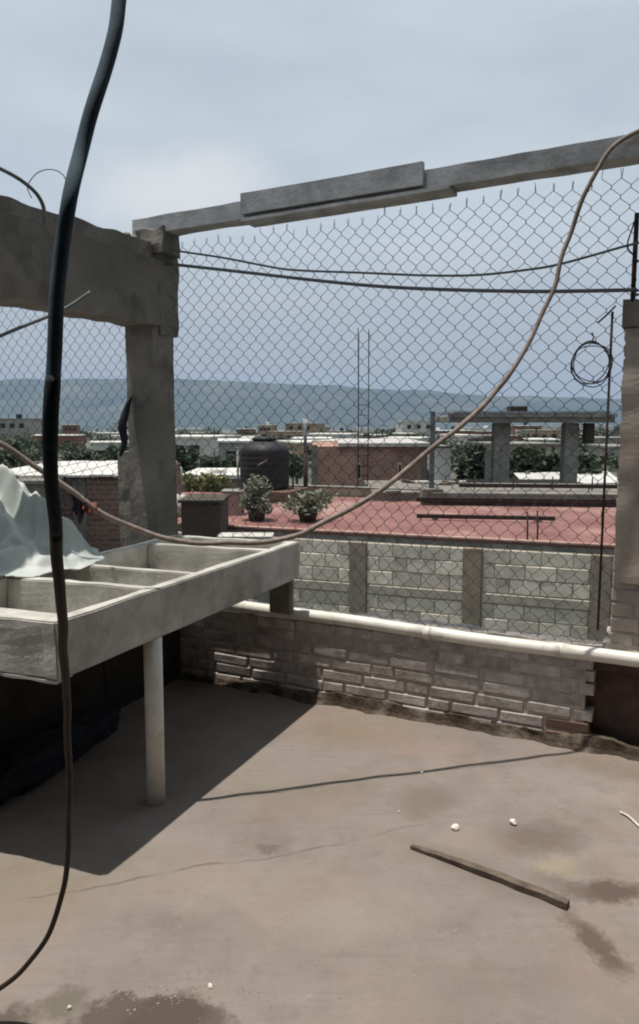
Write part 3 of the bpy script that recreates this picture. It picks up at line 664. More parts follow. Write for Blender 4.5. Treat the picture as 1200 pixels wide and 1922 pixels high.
tag(tube('slanting_cable', catmull([at(-40, 650, 3.2), at(0, 631, 3.25), at(45, 612, 3.3), at(90, 594, 3.35), at(130, 575, 3.4), at(170, 548, 3.45)], 8), 0.0075, cablem, None, 8), 'dark cable slanting up to the underside of the thick beam', 'cable')
tag(tube('dark_strap', catmull([at(246, 742, 4.28), at(238, 768, 4.22), at(230, 800, 4.2), at(234, 830, 4.22), at(226, 856, 4.24)], 6), [0.008 + 0.016 * math.sin(math.pi * k / 24) for k in range(25)], darkcloth, None, 8), 'dark strap hanging against the left side of the corner post', 'strap')
# coil of wire on the mesh
cc = ont(1110, 682, 0.045); lcs = sl(cc); cr_ = thing('wire_coil', 'loose coil of thin dark wire hooked on the mesh near the pillar', 'wire coil', A0, WANG)
rng = random.Random(4)
for k in range(4):
    r0 = rng.uniform(0.085, 0.098); e = rng.uniform(0.88, 1.02); ox, oz = rng.uniform(-0.008, 0.008), rng.uniform(-0.01, 0.006)
    tube('wire_loop', [(lcs + ox + r0 * e * math.cos(q), 0.045 + 0.004 * k - 0.008, cc.z + oz + r0 * math.sin(q) + 0.006 * math.sin(3 * q + k)) for q in np.linspace(0, 2 * math.pi, 40)], 0.0026, steel, cr_, 6)
tube('wire_hook', [(lcs, 0.04, cc.z + 0.09), (lcs + 0.006, 0.04, cc.z + 0.115), (lcs - 0.004, 0.06, cc.z + 0.135), (lcs - 0.006, 0.09, cc.z + 0.13)], 0.003, steel, cr_, 6)
tag(tube('wire_offcut', catmull([ont(1122, 606, 0.05), ont(1136, 594, 0.04), ont(1156, 574, 0.05)], 5), 0.004, steel, None, 6), 'short slanting wire offcut caught in the mesh above the coil', 'wire')
tag(tube('twisted_wire', catmull([ont(1230, 380, 0.04), ont(1197, 406, 0.04), ont(1185, 435, 0.03), ont(1178, 462, 0.03), ont(1190, 480, 0.04)], 6), 0.0035, steel, None, 6), 'twisted tie wire at the right edge holding up the wavy cable', 'wire')

# ------------------------------------------------------------------ things lying on the floor
a, b = onz(772, 1592), onz(1066, 1706); d = b - a; L = d.length
bm = bmesh.new(); slabs(bm, (0, L, -0.014, 0.014, 0.0, 0.018, 40), 0.005, 14, 2)
for v in bm.verts: k_ = 0.55 + 0.45 * min(1, v.co.x / 0.25); v.co.y = v.co.y * k_ + 0.008 * math.sin(v.co.x * 5); v.co.z *= k_
o = obj('wooden_batten', bm, woodm); o.location = a + Vector((0, 0, 0.003)); o.rotation_euler = (0, 0, math.atan2(d.y, d.x)); tag(o, 'thin dark wooden batten lying on the terrace floor', 'batten')
def pebble(px, py, sx, sy, sz, label, seed):
    bm = bmesh.new(); bmesh.ops.create_icosphere(bm, subdivisions=3, radius=1)
    for v in bm.verts: k = 1 + 0.3 * mnoise.noise(v.co * 1.5 + Vector((seed, 0, 0))) + 0.12 * mnoise.noise(v.co * 4 + Vector((seed, 3, 0))); v.co = Vector((v.co.x * sx * k, v.co.y * sy * k, v.co.z * sz * k))
    o = obj('plaster_crumb', bm, stonem); o.location = onz(px, py) + Vector((0, 0, sz * 0.8)); o.rotation_euler = (0, 0, seed); tag(o, label, 'crumb', 'white crumbs on the floor')
pebble(855, 1556, 0.019, 0.013, 0.009, 'flat white plaster crumb just above the upper end of the batten', 1.0)
pebble(963, 1547, 0.015, 0.012, 0.011, 'rounder white plaster crumb right of the flat one on the floor', 2.0)
pebble(792, 1451, 0.006, 0.006, 0.005, 'tiny white crumb on the floor between batten and parapet', 3.0)
pebble(749, 1524, 0.004, 0.004, 0.003, 'tiniest pale crumb left of the flat white crumb', 4.0)
pebble(395, 1852, 0.009, 0.006, 0.004, 'pale crumb at the edge of the damp patch, bottom of the picture', 5.0)
pebble(131, 1893, 0.006, 0.005, 0.005, 'small pale crumb at the left of the damp patch', 6.0)
tag(tube('pale_twig', catmull([onz(1164, 1527) + Vector((0, 0, .006)), onz(1180, 1536) + Vector((0, 0, .008)), onz(1203, 1556) + Vector((0, 0, .006)), onz(1225, 1570) + Vector((0, 0, .006))], 5), 0.0045, stonem, None, 6), 'short pale stick on the floor at the right edge', 'stick')

rg_ = random.Random(14); dat = []
def grit(p, r):
    V = []; 
    for k in range(5): a = 6.283 * k / 5 + rg_.random(); V.append((p.x + r * math.cos(a) * rg_.uniform(.6, 1.2), p.y + r * math.sin(a) * rg_.uniform(.6, 1.2), 0.0005))
    V.append((p.x + rg_.uniform(-.3, .3) * r, p.y + rg_.uniform(-.3, .3) * r, r * rg_.uniform(.5, 1.0))); dat.append((V, [(k, (k + 1) % 5, 5) for k in range(5)]))
for k in range(170): grit(W(rg_.uniform(-0.1, 1.8), -0.03 - abs(rg_.gauss(0, 0.10)), 0), rg_.uniform(0.0015, 0.007))
for k in range(160): q_ = onz(rg_.gauss(330, 90), 1850 + abs(rg_.gauss(0, 22)), 0); grit(q_, rg_.uniform(0.001, 0.0045))
for k in range(500): grit(Vector((rg_.uniform(-1.2, 1.8), rg_.uniform(1.4, 3.8), 0)), rg_.uniform(0.0008, 0.0032))
tag(obj('floor_grit', merge(dat), mat('grey brown grit', hexc('9a9084'), hexc('776e63'), 200, bump=0)), 'fine grit and mortar crumbs scattered over the terrace floor', 'grit', kind='stuff')

# ------------------------------------------------------------------ the neighbouring house with the red roof
RZ = -0.10
nl, nr = onz(404, 988, RZ), onz(1145, 1026, RZ); nd_ = (nr - nl).normalized(); nang = math.atan2(nd_.y, nd_.x)
nh = thing('red_roof_house', 'low neighbouring house with grey block wall and flat red roof', 'house', (nl.x, nl.y, 0), nang)
NL = (nr - nl).length + 3.0
redm = mat('red roof coating', hexc('84605a'), hexc('6c4743'), 1.2, bump=0.3, c3=hexc('9d837a'), c3amt=0.9, c3scale=0.8)
blockm = mat('pale cement block', hexc('ded5c7'), hexc('c2b8aa'), 7, bump=0.6, bscale=60, rnd=0.2, c3=hexc('9c9486'), c3amt=0.5, c3scale=5)
joint = mat('block joint mortar', hexc('b3a99b'), hexc('8f8678'), 8)
boxo('roof', -3.5, NL, -0.03, 4.9, RZ - 0.028, RZ, redm, nh)
boxo('roof_slab', -3.48, NL, -0.02, 4.88, RZ - 0.10, RZ - 0.03, concrete, nh)
boxo('wall_core', -3.4, NL - 0.1, -0.054, 4.8, GZ, RZ - 0.101, joint, nh)
boxo('roof_edge', -3.5, NL, -0.05, 0.03, RZ + 0.001, RZ + 0.035, mat('pale pink edge', hexc('b09488'), hexc('8d6a62'), 5), nh, 0.008)
blk = [brick_mesh('block', 0.39, 0.2, 0.19, blockm, 0.008, 0.004, k + 40) for k in range(3)]
rng = random.Random(21)
pil = []
for px in (455, 675, 888, 1128):
    q = onplane(px, 1100, nl, Vector((-nd_.y, nd_.x, 0))); pil.append((q - Vector((nl.x, nl.y, 0))).dot(nd_))
for x in pil: boxo('pillar', x - 0.12, x + 0.12, -0.10, -0.0, GZ, RZ - 0.102, mat('brownish pillar concrete', hexc('9b8f80'), hexc('7c7164'), 6, c3=hexc('5d5545'), c3amt=0.5), nh, 0.01)
zrow = RZ - 0.104; row = 0
while row < 8:
    if row == 3:
        pv_ = -1.2
        for x in pil + [NL - 0.3]:
            boxo('tie_band', pv_, x - 0.124, -0.078, 0.0, zrow - 0.14, zrow - 0.01, mat('pale band concrete', hexc('b9b1a4'), hexc('978f83'), 5), nh, 0.008); pv_ = x + 0.124
        zrow -= 0.15
    z = zrow - 0.1; x = -1.2 + (0.2 if row % 2 else 0)
    while x < NL - 0.4:
        x1 = x + 0.4; segs = [(x, x1)]
        for p in pil:
            ns = []
            for (u, v) in segs:
                if v <= p - 0.125 or u >= p + 0.125: ns.append((u, v))
                else:
                    if u < p - 0.14: ns.append((u, p - 0.125))
                    if v > p + 0.14: ns.append((p + 0.125, v))
            segs = ns
        for (u, v) in segs: inst('block', rng.choice(blk), ((u + v) / 2, 0.035 + rng.uniform(-0.006, 0.006), z), (0, 0, rng.uniform(-.01, .01)), ((v - u - 0.012) / 0.39, 1, 1), nh)
        x = x1
    zrow -= 0.2; row += 1
def N(s, t, z): c, s_ = math.cos(nang), math.sin(nang); return Vector((nl.x + s * c - t * s_, nl.y + s * s_ + t * c, z))
def nloc(px, py, Z):   # pixel on height Z -> local coordinates of the neighbour's frame
    q = onz(px, py, Z) - Vector((nl.x, nl.y, 0)); return q.dot(nd_), q.dot(Vector((-nd_.y, nd_.x, 0)))
# steel bar on the red roof
a, b = onz(782, 976, RZ), onz(1042, 981, RZ); d = b - a
o = thing('steel_bar', 'long dark steel bar propped just above the red roof', 'bar', a, math.atan2(d.y, d.x))
boxo('bar', 0, d.length, -0.03, 0.03, 0.035, 0.10, steel, o, 0.006)
for x in (0.25, d.length - 0.3): boxo('prop', x, x + 0.1, -0.04, 0.04, 0.0, 0.034, concrete_old, o)
# starter bars at the roof edge
for i, (px, pz0, pz1) in enumerate(((990, 960, 1018), (1009, 958, 1018), (1130, 960, 1022))):
    q = onz(px, pz1, RZ); top = at(px, pz0, q.y)
    tag(tube('starter_bar', [q - Vector((0, 0, 0.05)), (q + top) / 2 + Vector((0.004, 0, 0)), top], 0.012, steel, None, 8), ['left one of the two rusty starter bars at the red roof edge', 'right one of the two rusty starter bars at the red roof edge', 'lone rusty starter bar on the red roof near the brick pillar'][i], 'rebar', 'starter bars')
# cream parapet at the back of the red roof
cs, ct = nloc(655, 936, RZ); ce, _ = nloc(800, 940, RZ)
o = thing('cream_kerb', 'low cream kerb along the back of the red roof', 'kerb', N(cs, 5.0, 0), nang)
boxo('kerb_wall', -2.4, (ce - cs) + 0.3, 0, 0.15, GZ, RZ + 0.18, mat('cream paint', hexc('b8ab95'), hexc('998b76'), 3, c3=hexc('8b6a5c'), c3amt=0.5), o, 0.01)
boxo('kerb_cap', -2.42, (ce - cs) + 0.32, -0.02, 0.17, RZ + 0.182, RZ + 0.21, concrete, o, 0.006)

# shrubs on the red roof
leafd = mat('dull green leaves', hexc('838776'), hexc('666b5a'), 4, rough=0.7, bump=0, trans=0.15)
leafl = mat('yellow green leaves', hexc('7f8256'), hexc('5e6340'), 4, rough=0.7, bump=0, trans=0.15)
leaft = mat('dark tree leaves', hexc('4a5644'), hexc('343f31'), 0.8, rough=0.7, bump=0, trans=0.1)
barkm = mat('grey brown bark', hexc('5a4d40'), hexc('3d342c'), 12, bump=0.8)
def shrub(name, base, rx, h, n, leaf, m, label, cat='shrub', seed=1, pot=None, group=None):
    rng = random.Random(seed); o = thing(name, label, cat, base, 0, group)
    z0 = 0.0
    if pot: obj('pot', lathe_data([(pot * 0.75, 0), (pot, pot * 1.2), (pot * 0.9, pot * 1.2), (pot * 0.85, pot * 1.1)], n=18), pot_m, o, True); z0 = pot * 1.1
    cl = [(Vector((rng.uniform(-.5, .5) * rx, rng.uniform(-.4, .4) * rx, z0 + (h - z0) * rng.uniform(0.02, 0.88))), (rx * rng.uniform(.35, .6), rx * rng.uniform(.35, .6), h * rng.uniform(.15, .28))) for _ in range(9)]
    obj('foliage', leaf_data(cl, n, leaf, rng), m, o)
    st = []
    for c, _ in cl[:6]: st.append(tube_data([(0, 0, z0 * 0.6), tuple(Vector((c.x * .4, c.y * .4, z0 + (c.z - z0) * .6))), tuple(c)], [0.02 * h, 0.014 * h, 0.006 * h], 5))
    obj('stems', merge(st), barkm, o); return o
pot_m = mat('old dark pot', hexc('4a413a'), hexc('352f2a'), 8)
shrub('potted_shrub', onz(482, 977, RZ), 0.34, 0.72, 700, 0.05, leafd, 'taller dull green potted shrub in front of the black tank', seed=3, pot=0.16)
shrub('potted_shrub', onz(578, 978, RZ), 0.46, 0.46, 650, 0.05, leafd, 'wide low potted shrub on the red roof right of the tank', seed=4, pot=0.17)
tag(obj('white_bottle_pot', lathe_data([(0.06, 0), (0.07, 0.12), (0.05, 0.2), (0.025, 0.24), (0.025, 0.3)], n=14), stonem, None, True), 'small white jug standing among the shrubs on the red roof', 'jug').location = onz(590, 965, RZ)

# black water tank
q = at(497, 917, 15.2); TKZ = q.z
tk = thing('water_tank', 'black domed plastic water tank with a lid on the roof', 'water tank', (q.x, q.y, TKZ))
tankm = mat('black tank plastic', hexc('1d1e21'), hexc('161719'), 3, rough=0.6, bump=0.05, spec=0.35, c3=hexc('3a3b3a'), c3amt=0.4)
prof = [(0.47, 0.0), (0.495, 0.03)]
for k in range(7):
    z0 = 0.05 + k * 0.105; prof += [(0.50, z0), (0.50, z0 + 0.085), (0.4985, z0 + 0.09), (0.4985, z0 + 0.1)]
prof += [(0.497, 0.79), (0.45, 0.86), (0.36, 0.92), (0.25, 0.965), (0.22, 0.97)]
obj('body', lathe_data(prof, n=36), tankm, tk, True)
tlid = obj('lid', lathe_data([(0.22, 0.972), (0.25, 0.985), (0.25, 1.03), (0.2, 1.05), (0.1, 1.065), (0.02, 1.07)], n=28), tankm, tk, True)
obj('lid_knob', lathe_data([(0.05, 1.071), (0.06, 1.10), (0.03, 1.115)], n=12), tankm, tlid, True)
lg = []
for (u0, v0, u1, v1) in ((-0.10, 0.50, 0.03, 0.56), (0.03, 0.56, 0.08, 0.62), (-0.06, 0.535, 0.10, 0.60)):
    pts = []
    for k in range(9):
        u = u0 + (u1 - u0) * k / 8; an = -math.pi / 2 + u / 0.5; pts.append((0.503 * math.cos(an), 0.503 * math.sin(an), v0 + (v1 - v0) * k / 8))
    lg.append(tube_data(pts, 0.008, 6))
obj('logo_mark', merge(lg), mat('faded pinkish print', hexc('9a8580'), hexc('7f706c'), 10), tk)
tube('inlet_pipe', [(0.50, 0, 0.7), (0.58, 0, 0.7), (0.58, 0, 0.0)], 0.018, tankm, tk, 8)
o = thing('tank_plinth', 'dark brick plinth under the black water tank', 'plinth', (q.x, q.y, 0), nang)
boxo('plinth', -0.6, 0.75, -0.6, 0.6, GZ, TKZ - 0.001, brickmat('plinth brick', hexc('5f463c'), hexc('4c3930'), hexc('6a6158')), o, 0.01)

# ------------------------------------------------------------------ second row of roofs to the right
def facade(name, label, cat, px0, px1, py_top, Y, depth, m, bottom=GZ, rz=0.0, group=None):
    a, b = at(px0, py_top, Y), at(px1, py_top, Y); o = thing(name, label, cat, (a.x, Y, 0), rz, group); w = b.x - a.x
    boxo('wall', 0, w, 0, depth, bottom, a.z, m, o); return o, w, a.z
gs = onz(800, 938, RZ); 
o = thing('grey_roof', 'raised grey concrete roof edge behind the red roof', 'roof', at(806, 938, 14.2), -0.10)
w_ = 5.4; ob_z = o.location.z
boxo('slab', 0, w_, 0, 2.4, -0.02, 0.14, concrete_old, o, 0.01)
boxo('edge_beam', -0.25, w_, -0.09, -0.002, -0.03, 0.055, steel, o, 0.006)
boxo('upper_rail', 0.6, w_, 0.5, 0.58, 0.20, 0.275, steel, o, 0.006)
boxo('wall', 0.05, w_, 0.06, 2.3, GZ - ob_z, -0.021, concrete_old, o)
for k in range(6): tube('upright', [(0.9 + k * 0.75, 0.54, 0.16), (0.9 + k * 0.75, 0.54, 0.42)], 0.014, steel, o, 6)
rng = random.Random(9)
for k in range(8):
    l_, s_ = rng.uniform(0.15, 0.5), rng.uniform(0.03, 0.09)
    p = at(742 + k * 18 + rng.uniform(-5, 5), rng.uniform(905, 928), rng.uniform(14.8, 17.0)); bm = bmesh.new(); box(bm, -l_ / 2, l_ / 2, -s_, s_, 0, s_); bevel(bm, 0.008)
    oo = obj('rubble_board', bm, [concrete, woodm, pot_m, stonem][k % 4]); oo.location = p; oo.rotation_euler = (0, rng.uniform(-.1, .1), rng.uniform(-.6, .6))
    tag(oo, '%s, %s from the left in the clutter behind the red roof' % (['grey concrete chunk', 'dark board', 'brown clay piece', 'white plaster piece'][k % 4], ['first', 'second', 'third', 'fourth', 'fifth', 'sixth', 'seventh', 'eighth'][k]), 'rubble', 'clutter behind the red roof')
o, w, zt_ = facade('clutter_shed', 'low rubble strewn shed roof left of the open concrete frame', 'shed', 700, 900, 924, 14.9, 3.0, concrete_old)

# open concrete frame
FY = 22.0
fo = at(840, 915, FY); fr_ = thing('unfinished_building', 'unfinished open concrete frame with two columns and a flat slab', 'building', (fo.x, FY, 0), 0.0)
def fx(px): return at(px, 900, FY).x - fo.x
fz = lambda py: at(1000, py, FY).z
boxo('roof_slab', fx(836), fx(1140), -0.4, 3.6, fz(793), fz(781), concrete_old, fr_, 0.02)
boxo('slab_edge', fx(834), fx(1142), -0.46, -0.41, fz(783), fz(777), concrete, fr_)
boxo('roof_sheet', fx(845), fx(1137), -0.2, 3.4, fz(776), fz(772), mat('grey metal sheet', hexc('8e9096'), hexc('75777c'), 2, rough=0.5), fr_)
boxo('roof_box', fx(958), fx(990), 0.2, 0.7, fz(779), fz(762), steel, fr_, 0.02)
for (p0, p1, y0) in ((926, 956, 0.0), (1058, 1084, 0.0), (929, 954, 3.0), (1060, 1082, 3.0)):
    boxo('column', at(p0, 900, FY + y0).x - fo.x, at(p1, 900, FY + y0).x - fo.x, y0, y0 + 0.4, GZ, fz(794), concrete, fr_, 0.02)
boxo('pale_pier', fx(915), fx(925), 0.1, 0.4, GZ, fz(845), concrete, fr_, 0.01)
boxo('cross_beam', fx(880), fx(925.5), 0.15, 0.35, fz(829), fz(823), concrete_old, fr_, 0.01)
boxo('dark_panel', fx(1092), fx(1108), -0.2, 0.1, fz(832), fz(794), steel, fr_, 0.01)
boxo('floor_slab', fx(836), fx(1140), -0.4, 3.6, fz(926), fz(917), concrete_old, fr_, 0.02)
tag(boxo('tarp_roof', 0, 3.4, 0, 1.5, 0, 0.03, mat('white sheet roof', hexc('c6c6c2'), hexc('a5a5a1'), 2, rough=0.6)), 'white sheeted roof glimpsed between the columns of the open frame', 'roof')
bpy.data.objects['tarp_roof'].location = at(985, 911, 25.5); bpy.data.objects['tarp_roof'].rotation_euler = (0.2, -0.02, 0.0)
boxo_ = thing('white_wall', 'narrow white wall panel left of the open concrete frame', 'panel', (at(815, 900, 25).x, 25, 0))
boxo('panel', 0, 0.55, 0, 2.0, GZ, at(815, 841, 25).z, mat('white wash', hexc('eceae2'), hexc('d6d4cb'), 2), boxo_, 0.01)
boxo('cap', -0.03, 0.58, -0.03, 2.03, at(815, 841, 25).z + 0.002, at(815, 838, 25).z, concrete, boxo_)
p = at(810, 917, 14.4)
o = thing('steel_column', 'upright grey steel column left of the open concrete frame', 'column', p)
tp = at(810, 772, 14.4).z - p.z
boxo('shaft', -0.045, 0.045, -0.045, 0.045, -0.35, tp, mat('grey painted steel', hexc('5f696d'), hexc('4a5256'), 6, rough=0.6), o, 0.005)
boxo('base_block', -0.2, 0.2, -0.2, 0.2, -0.36, 0.01, concrete_old, o, 0.01)
# tall reinforcing bars
p = at(681, 930, 16.2); o = thing('rebar_cage', 'tall thin reinforcing bars standing against the sky in the mesh', 'rebar', p)
hh = at(681, 615, 16.2).z - p.z; ww = at(691, 800, 16.2).x - at(672, 800, 16.2).x
for i, (x, y, k) in enumerate(((-ww / 2, 0, 1.0), (ww / 2, 0, 0.99), (-ww / 2 + 0.015, 0.2, 0.97), (ww / 2 + 0.01, 0.2, 0.98))):
    tube('bar', [(x, y, -0.3), (x + 0.004, y, hh * 0.5), (x - 0.012 + 0.006 * i, y, hh * k)], 0.010, steel, o, 6)
for k in range(9):
    z = 0.2 + k * 0.22; tube('stirrup', [(-ww / 2 - .01, -0.012, z), (ww / 2 + .01, -0.012, z), (ww / 2 + .02, 0.21, z), (-ww / 2, 0.21, z), (-ww / 2 - .01, -0.012, z)], 0.005, steel, o, 5)
p = at(574, 915, 16.0); o = thing('thin_mast', 'slim grey mast right of the black water tank', 'mast', p)
hh = at(574, 795, 16).z - p.z
tube('lower_tube', [(0, 0, -0.4), (0, 0, hh * 0.55)], 0.05, steel, o, 8); tube('upper_tube', [(0, 0, hh * 0.5), (-0.01, 0, hh)], 0.035, cablem, o, 8)
p = at(447, 905, 15.5); o = thing('pale_pole', 'short pale pole left of the black water tank', 'pole', p)
tube('shaft', [(0, 0, -0.5), (0, 0, at(447, 842, 15.5).z - p.z)], 0.025, concrete, o, 8); tube('cap', [(0, 0, at(447, 842, 15.5).z - p.z), (0, 0, at(447, 840, 15.5).z - p.z)], 0.035, concrete, o, 8)
# brick house behind
bh = brickmat('far red brick', hexc('ab7f71'), hexc('966c5f'), hexc('a59589'), 0.26, 0.08, 0.012)
o, w, zt_ = facade('brick_house', 'long red brick house with a pale sheet roof, behind the tank', 'house', 585, 802, 838, 25, 6, bh)
boxo('roof_sheet', 0.9, w + 0.1, -0.25, 6.2, zt_ + 0.002, zt_ + 0.12, mat('bright sheet roof', hexc('bdb9b3'), hexc('9c9892'), 1, rough=0.5), o)
for x in (1.55, 2.9): boxo('pane', x + 0.02, x + 0.10, -0.034, -0.031, zt_ - 1.06, zt_ - 0.6, steel, boxo('window', x, x + 0.12, -0.03, 0.02, zt_ - 1.1, zt_ - 0.55, stonem, o))
boxo('corner_pier', -0.01, 0.2, -0.03, 0.2, GZ, zt_ + 0.05, concrete_old, o)
boxo('corner_pier', w - 0.2, w + 0.01, -0.03, 0.2, GZ, zt_ - 0.002, concrete_old, o)
# houses at left
o, w, zt_ = facade('brick_house', 'brown brick house with white sheet roof, left beyond the corner post', 'house', -60, 262, 897, 11.5, 4.0, brickmat('left brown brick', hexc('7f6054'), hexc('6b5047'), hexc('83756a'), 0.26, 0.08, 0.012), rz=0.03)
wsh = mat('glaring white sheet', hexc('d2d0ca'), hexc('b3b1aa'), 3, rough=0.55)
for k in range(7):
    a_ = 0.1 + k * 0.36
    boxo('roof_sheet', a_, a_ + 0.34, -0.12, 3.9, zt_ + 0.012 + 0.01 * (k % 2), zt_ + 0.05 + 0.01 * (k % 2), wsh, o, 0.004)
for x in (0.5, 1.6): boxo('wall_pier', x, x + 0.2, -0.04, 0.05, GZ, zt_ - 0.01, concrete_old, o)
o, w, zt_ = facade('grey_shed', 'dark grey shed behind the heaped plastic sheet', 'shed', 20, 90, 908, 10.9, 0.5, concrete_old)
boxo('cap', -0.05, w + 0.05, -0.05, 0.55, zt_ + 0.002, zt_ + 0.05, concrete_old, o)
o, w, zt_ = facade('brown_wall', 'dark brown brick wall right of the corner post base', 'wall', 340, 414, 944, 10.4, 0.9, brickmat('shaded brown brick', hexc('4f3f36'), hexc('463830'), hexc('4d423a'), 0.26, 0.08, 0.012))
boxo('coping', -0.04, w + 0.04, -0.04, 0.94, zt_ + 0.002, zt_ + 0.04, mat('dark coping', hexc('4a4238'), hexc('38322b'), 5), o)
o, w, zt_ = facade('pink_wall', 'short faded pink wall between brown wall and black tank', 'wall', 418, 452, 925, 12.6, 0.4, mat('faded pink plaster', hexc('a28b80'), hexc('86736a'), 4))
boxo('coping', -0.03, w + 0.03, -0.03, 0.43, zt_ + 0.002, zt_ + 0.03, concrete, o)
o, w, zt_ = facade('low_grey_wall', 'low grey wall with pale top just beyond the far sink corner', 'wall', 412, 508, 1012, 7.6, 0.25, concrete)
boxo('coping', -0.02, w + 0.02, -0.02, 0.27, zt_ + 0.002, zt_ + 0.03, sinkmat, o)
# hedge
for i, (px, lab) in enumerate(((356, 'left bush of the yellow green hedge above the brown wall'), (383, 'middle bush of the yellow green hedge above the brown wall'), (410, 'right bush of the yellow green hedge above the brown wall'))):
    b_ = at(px, 946, 17 + 0.2 * i); top = at(px, 893, 17).z
    o = shrub('hedge_bush', b_, 0.36, top - b_.z, 1600, 0.05, leafl, lab, 'bush', 30 + i)
    boxo('planter', -0.2, 0.2, -0.2, 0.2, GZ - b_.z, 0.02, concrete_old, o)
# white tank + laundry
q = at(333, 905, 20); o = thing('white_cistern', 'small white cistern on a roof just right of the corner post', 'cistern', q)
obj('body', lathe_data([(0.10, 0), (0.15, 0.05), (0.15, 0.34), (0.11, 0.42), (0.05, 0.45)], n=20), wsh, o, True); boxo('stand', -0.2, 0.2, -0.2, 0.2, GZ - q.z, -0.002, concrete, o)
obj('lid', lathe_data([(0.06, 0.452), (0.07, 0.48), (0.03, 0.5)], n=16), wsh, o, True)
q = at(335, 972, 12.5); o = thing('white_sack', 'lumpy white sack on a ledge right of the corner post', 'sack', q)
bm = bmesh.new(); bmesh.ops.create_icosphere(bm, subdivisions=3, radius=1)
for v in bm.verts: k = 1 + 0.25 * mnoise.noise(v.co * 2); v.co = Vector((v.co.x * 0.19 * k, v.co.y * 0.16, (v.co.z * 0.20 + 0.2) * k))
obj('bag', bm, mat('grubby white sack', hexc('bdb8b0'), hexc('97928a'), 6, bump=0.5), o, True); boxo('ledge', -0.35, 0.2, -0.25, 0.25, GZ - q.z, 0.0, concrete_old, o)
q = at(377, 905, 21); o = thing('pale_roof_house', 'low house with pale roof behind the yellow green hedge', 'house', (at(345, 893, 21).x, 21, 0))
zr = at(377, 893, 21).z
boxo('wall', 0, 1.7, 0, 3, GZ, zr - 0.08, mat('ochre wall', hexc('8d8468'), hexc('746c55'), 2), o); boxo('roof', -0.1, 1.8, -0.15, 3.1, zr - 0.078, zr + 0.03, wsh, o); boxo('skylight', 0.7, 1.1, 0.4, 1.0, zr + 0.032, zr + 0.14, wsh, o)

# ------------------------------------------------------------------ trees
def tree(base, h, rx, n, leaf, m, label, seed, group='trees of the neighbourhood'):
    rng = random.Random(seed); o = thing('leafy_tree', label, 'tree', base, 0, group)
    cl = []
    for _ in range(22):
        a = rng.uniform(0, 6.28); q = rng.random() ** 0.5
        cl.append((Vector((math.cos(a) * q * rx * 0.75, math.sin(a) * q * rx * 0.75, h * (0.42 + 0.45 * rng.random() * (1.15 - q * 0.5)))), (rx * rng.uniform(.2, .42), rx * rng.uniform(.2, .42), h * rng.uniform(.07, .15))))
    obj('crown', leaf_data(cl, n, leaf, rng), m, o)
    br = [tube_data([(0, 0, 0), (0.03 * h, 0, h * .25), (0, 0.02 * h, h * .55)], [0.035 * h, 0.028 * h, 0.012 * h], 8)]
    for c, _ in cl[:8]: br.append(tube_data([(0.02 * h, 0, h * .22), tuple(Vector((c.x * .5, c.y * .5, (c.z + h * .25) / 2))), tuple(c)], [0.018 * h, 0.012 * h, 0.004 * h], 6))
    obj('trunk', merge(br), barkm, o); return o
specs = [(165, 838, 44, 70, 'dark tree left of the corner post behind the white sheet roofs'), (222, 834, 48, 50, 'dark tree close behind the left edge of the corner post'), (20, 826, 36, 60, 'grey green tree at the left edge above the white roofs'),
         (338, 826, 44, 50, 'dark tree peeping out at the right of the corner post'), (395, 852, 54, 60, 'dark tree above the pale roofed house left of the tank'), (440, 852, 62, 40, 'small dark tree immediately left of the black tank'),
         (895, 834, 27, 60, 'dark tree behind the left column of the open concrete frame'), (1015, 832, 28, 120, 'broad dark tree between the columns of the open frame'), (1105, 836, 27, 50, 'dark tree at the right column of the open frame'), (556, 852, 52, 26, 'small dim tree just right of the black tank')]
for i, (px, py, Y, wpx, lab) in enumerate(specs):
    top = at(px, py, Y); tree((top.x, Y, GZ), (top.z - GZ) / 0.95, wpx / 2 / FPX * Y * 1.25, 5200 if 26 < Y < 32 else 3600, 0.15 if Y < 40 else 0.17, leaft, lab, 50 + i)

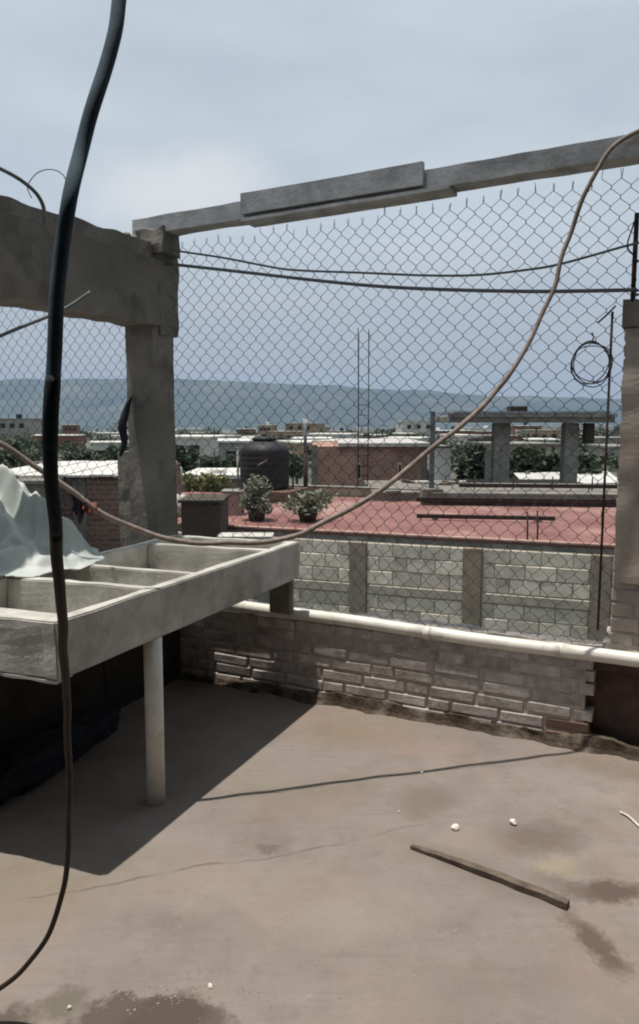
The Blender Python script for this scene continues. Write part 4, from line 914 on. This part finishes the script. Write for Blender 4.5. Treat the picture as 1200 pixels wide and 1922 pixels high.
# ------------------------------------------------------------------ distant town
rng = random.Random(77)
pal = [mat('town wall white', hexc('c9c7c0'), hexc('b2b0a8'), 0.6, bump=0), mat('town wall grey', hexc('98958e'), hexc('7f7c76'), 0.6, bump=0), mat('town wall tan', hexc('a58f78'), hexc('8e7a66'), 0.6, bump=0), mat('town wall brick', hexc('84594b'), hexc('704c41'), 0.6, bump=0)]
winm = mat('dark window glass', hexc('2a2e33'), hexc('1f2226'), 1, rough=0.3, bump=0)
done = 0; used = []
for k in range(1600):
    if done >= 210: break
    Y = rng.uniform(160, 900) if done < 130 else rng.uniform(500, 2200); px = rng.uniform(-60, 1260); w, d, h = rng.uniform(5, 12), rng.uniform(6, 11), rng.choice([3.0, 3.3, 5.8])
    if k % 5 == 0: Y = rng.uniform(64, 170); h = rng.uniform(1.9, 2.9); w = rng.uniform(3, 8)
    elif Y < 160: continue
    X = (px - 600) / FPX * Y
    if any(abs(X - a) < (w + c) / 2 + 1 and abs(Y - b) < 14 for a, b, c in used): continue
    used.append((X, Y, w)); done += 1
    ci = rng.choice([0, 0, 1, 2, 3]); mt = pal[ci]
    place = 'at the left edge' if px < 90 else 'between hose and corner post' if px < 240 else 'behind the corner post' if px < 325 else 'left of the black tank' if px < 450 else 'right of the black tank' if px < 640 else 'behind the tall bars' if px < 720 else 'above the brick house' if px < 820 else 'seen through the open concrete frame' if px < 1140 else 'beside the brick pillar'
    o = thing('town_house', '%s %s house %s in the %s town' % ({0: 'white', 1: 'grey', 2: 'tan', 3: 'brick red'}[ci], 'two storey' if h > 4 else 'low', place, 'near' if Y < 200 else 'distant' if Y < 600 else 'far distant'), 'house', (X, Y, gz(Y)), rng.uniform(-0.4, 0.4), 'houses of the distant town')
    boxo('wall', -w / 2, w / 2, -d / 2, d / 2, 0, h, mt, o)
    boxo('roof', -w / 2 - .15, w / 2 + .15, -d / 2 - .15, d / 2 + .15, h + 0.002, h + rng.uniform(.15, .3), rng.choice([wsh, concrete, pal[0]]), o)
    if Y < 320:
        for q in range(3): boxo('window', -w / 2 + w * (0.15 + 0.28 * q), -w / 2 + w * (0.15 + 0.28 * q) + 1.1, -d / 2 - .03, -d / 2 + .05, h - 1.9, h - 0.8, winm, o)
    if rng.random() < 0.6 and Y > 170:
        boxo('roof_tank', -0.6, 0.6, -0.6, 0.6, h + 0.31, h + 1.4, rng.choice([tankm, wsh]), o, 0.2)
# woods between the far houses: one mass
V = []; Fs = []; rg = np.random.default_rng(5); lrng = random.Random(8); dat = []
for k in range(900):
    Y = 62 * (2600 / 62) ** lrng.random(); px = lrng.uniform(-150, 1350)
    X = (px - 600) / FPX * Y; h = lrng.uniform(1.6, 3.0) if Y < 110 else lrng.uniform(2.0, 3.6) if Y < 200 else lrng.uniform(3, 6); r_ = lrng.uniform(1.6, 3.6) if Y < 400 else lrng.uniform(3, 9)
    if any(abs(X - a) < c / 2 + r_ * .6 and abs(Y - b) < 7 + r_ for a, b, c in used): continue
    cl = [(Vector((X + lrng.uniform(-.5, .5) * r_, Y + lrng.uniform(-.5, .5) * r_, gz(Y) + h * lrng.uniform(.25, .8))), (r_ * .55, r_ * .55, h * .24)) for _ in range(6)]
    dat.append(leaf_data(cl, 130, 0.30 if Y < 300 else 0.7, lrng))
tag(obj('distant_woods', merge(dat), leaft), 'dim green trees scattered through the distant town', 'trees', kind='stuff')

trng = random.Random(99); dat = [[], [], []]
for k in range(1500):
    Y = 420 * (5200 / 420) ** trng.random(); X = (trng.uniform(-120, 1320) - 600) / FPX * Y; w, d, h = trng.uniform(5, 16), trng.uniform(5, 14), trng.choice([3, 3.5, 6, 6, 9])
    c, s_ = math.cos(trng.uniform(-.5, .5)), 0.3; z = gz(Y); q = []
    for zz in (z - 1, z + h):
        for (u, v) in ((-1, -1), (1, -1), (1, 1), (-1, 1)): q.append((X + u * w / 2 * c - v * d / 2 * s_, Y + u * w / 2 * s_ + v * d / 2 * c, zz))
    dat[trng.choice([0, 0, 1, 2])].append((q, [(4, 5, 6, 7), (0, 1, 5, 4), (1, 2, 6, 5), (2, 3, 7, 6), (3, 0, 4, 7)]))
for k, (m_, nm) in enumerate(((pal[0], 'white'), (pal[1], 'grey'), (pal[2], 'tan'))):
    tag(obj('far_town', merge(dat[k]), m_), 'mass of tiny %s buildings of the far town at the foot of the mountains' % nm, 'town', kind='stuff')
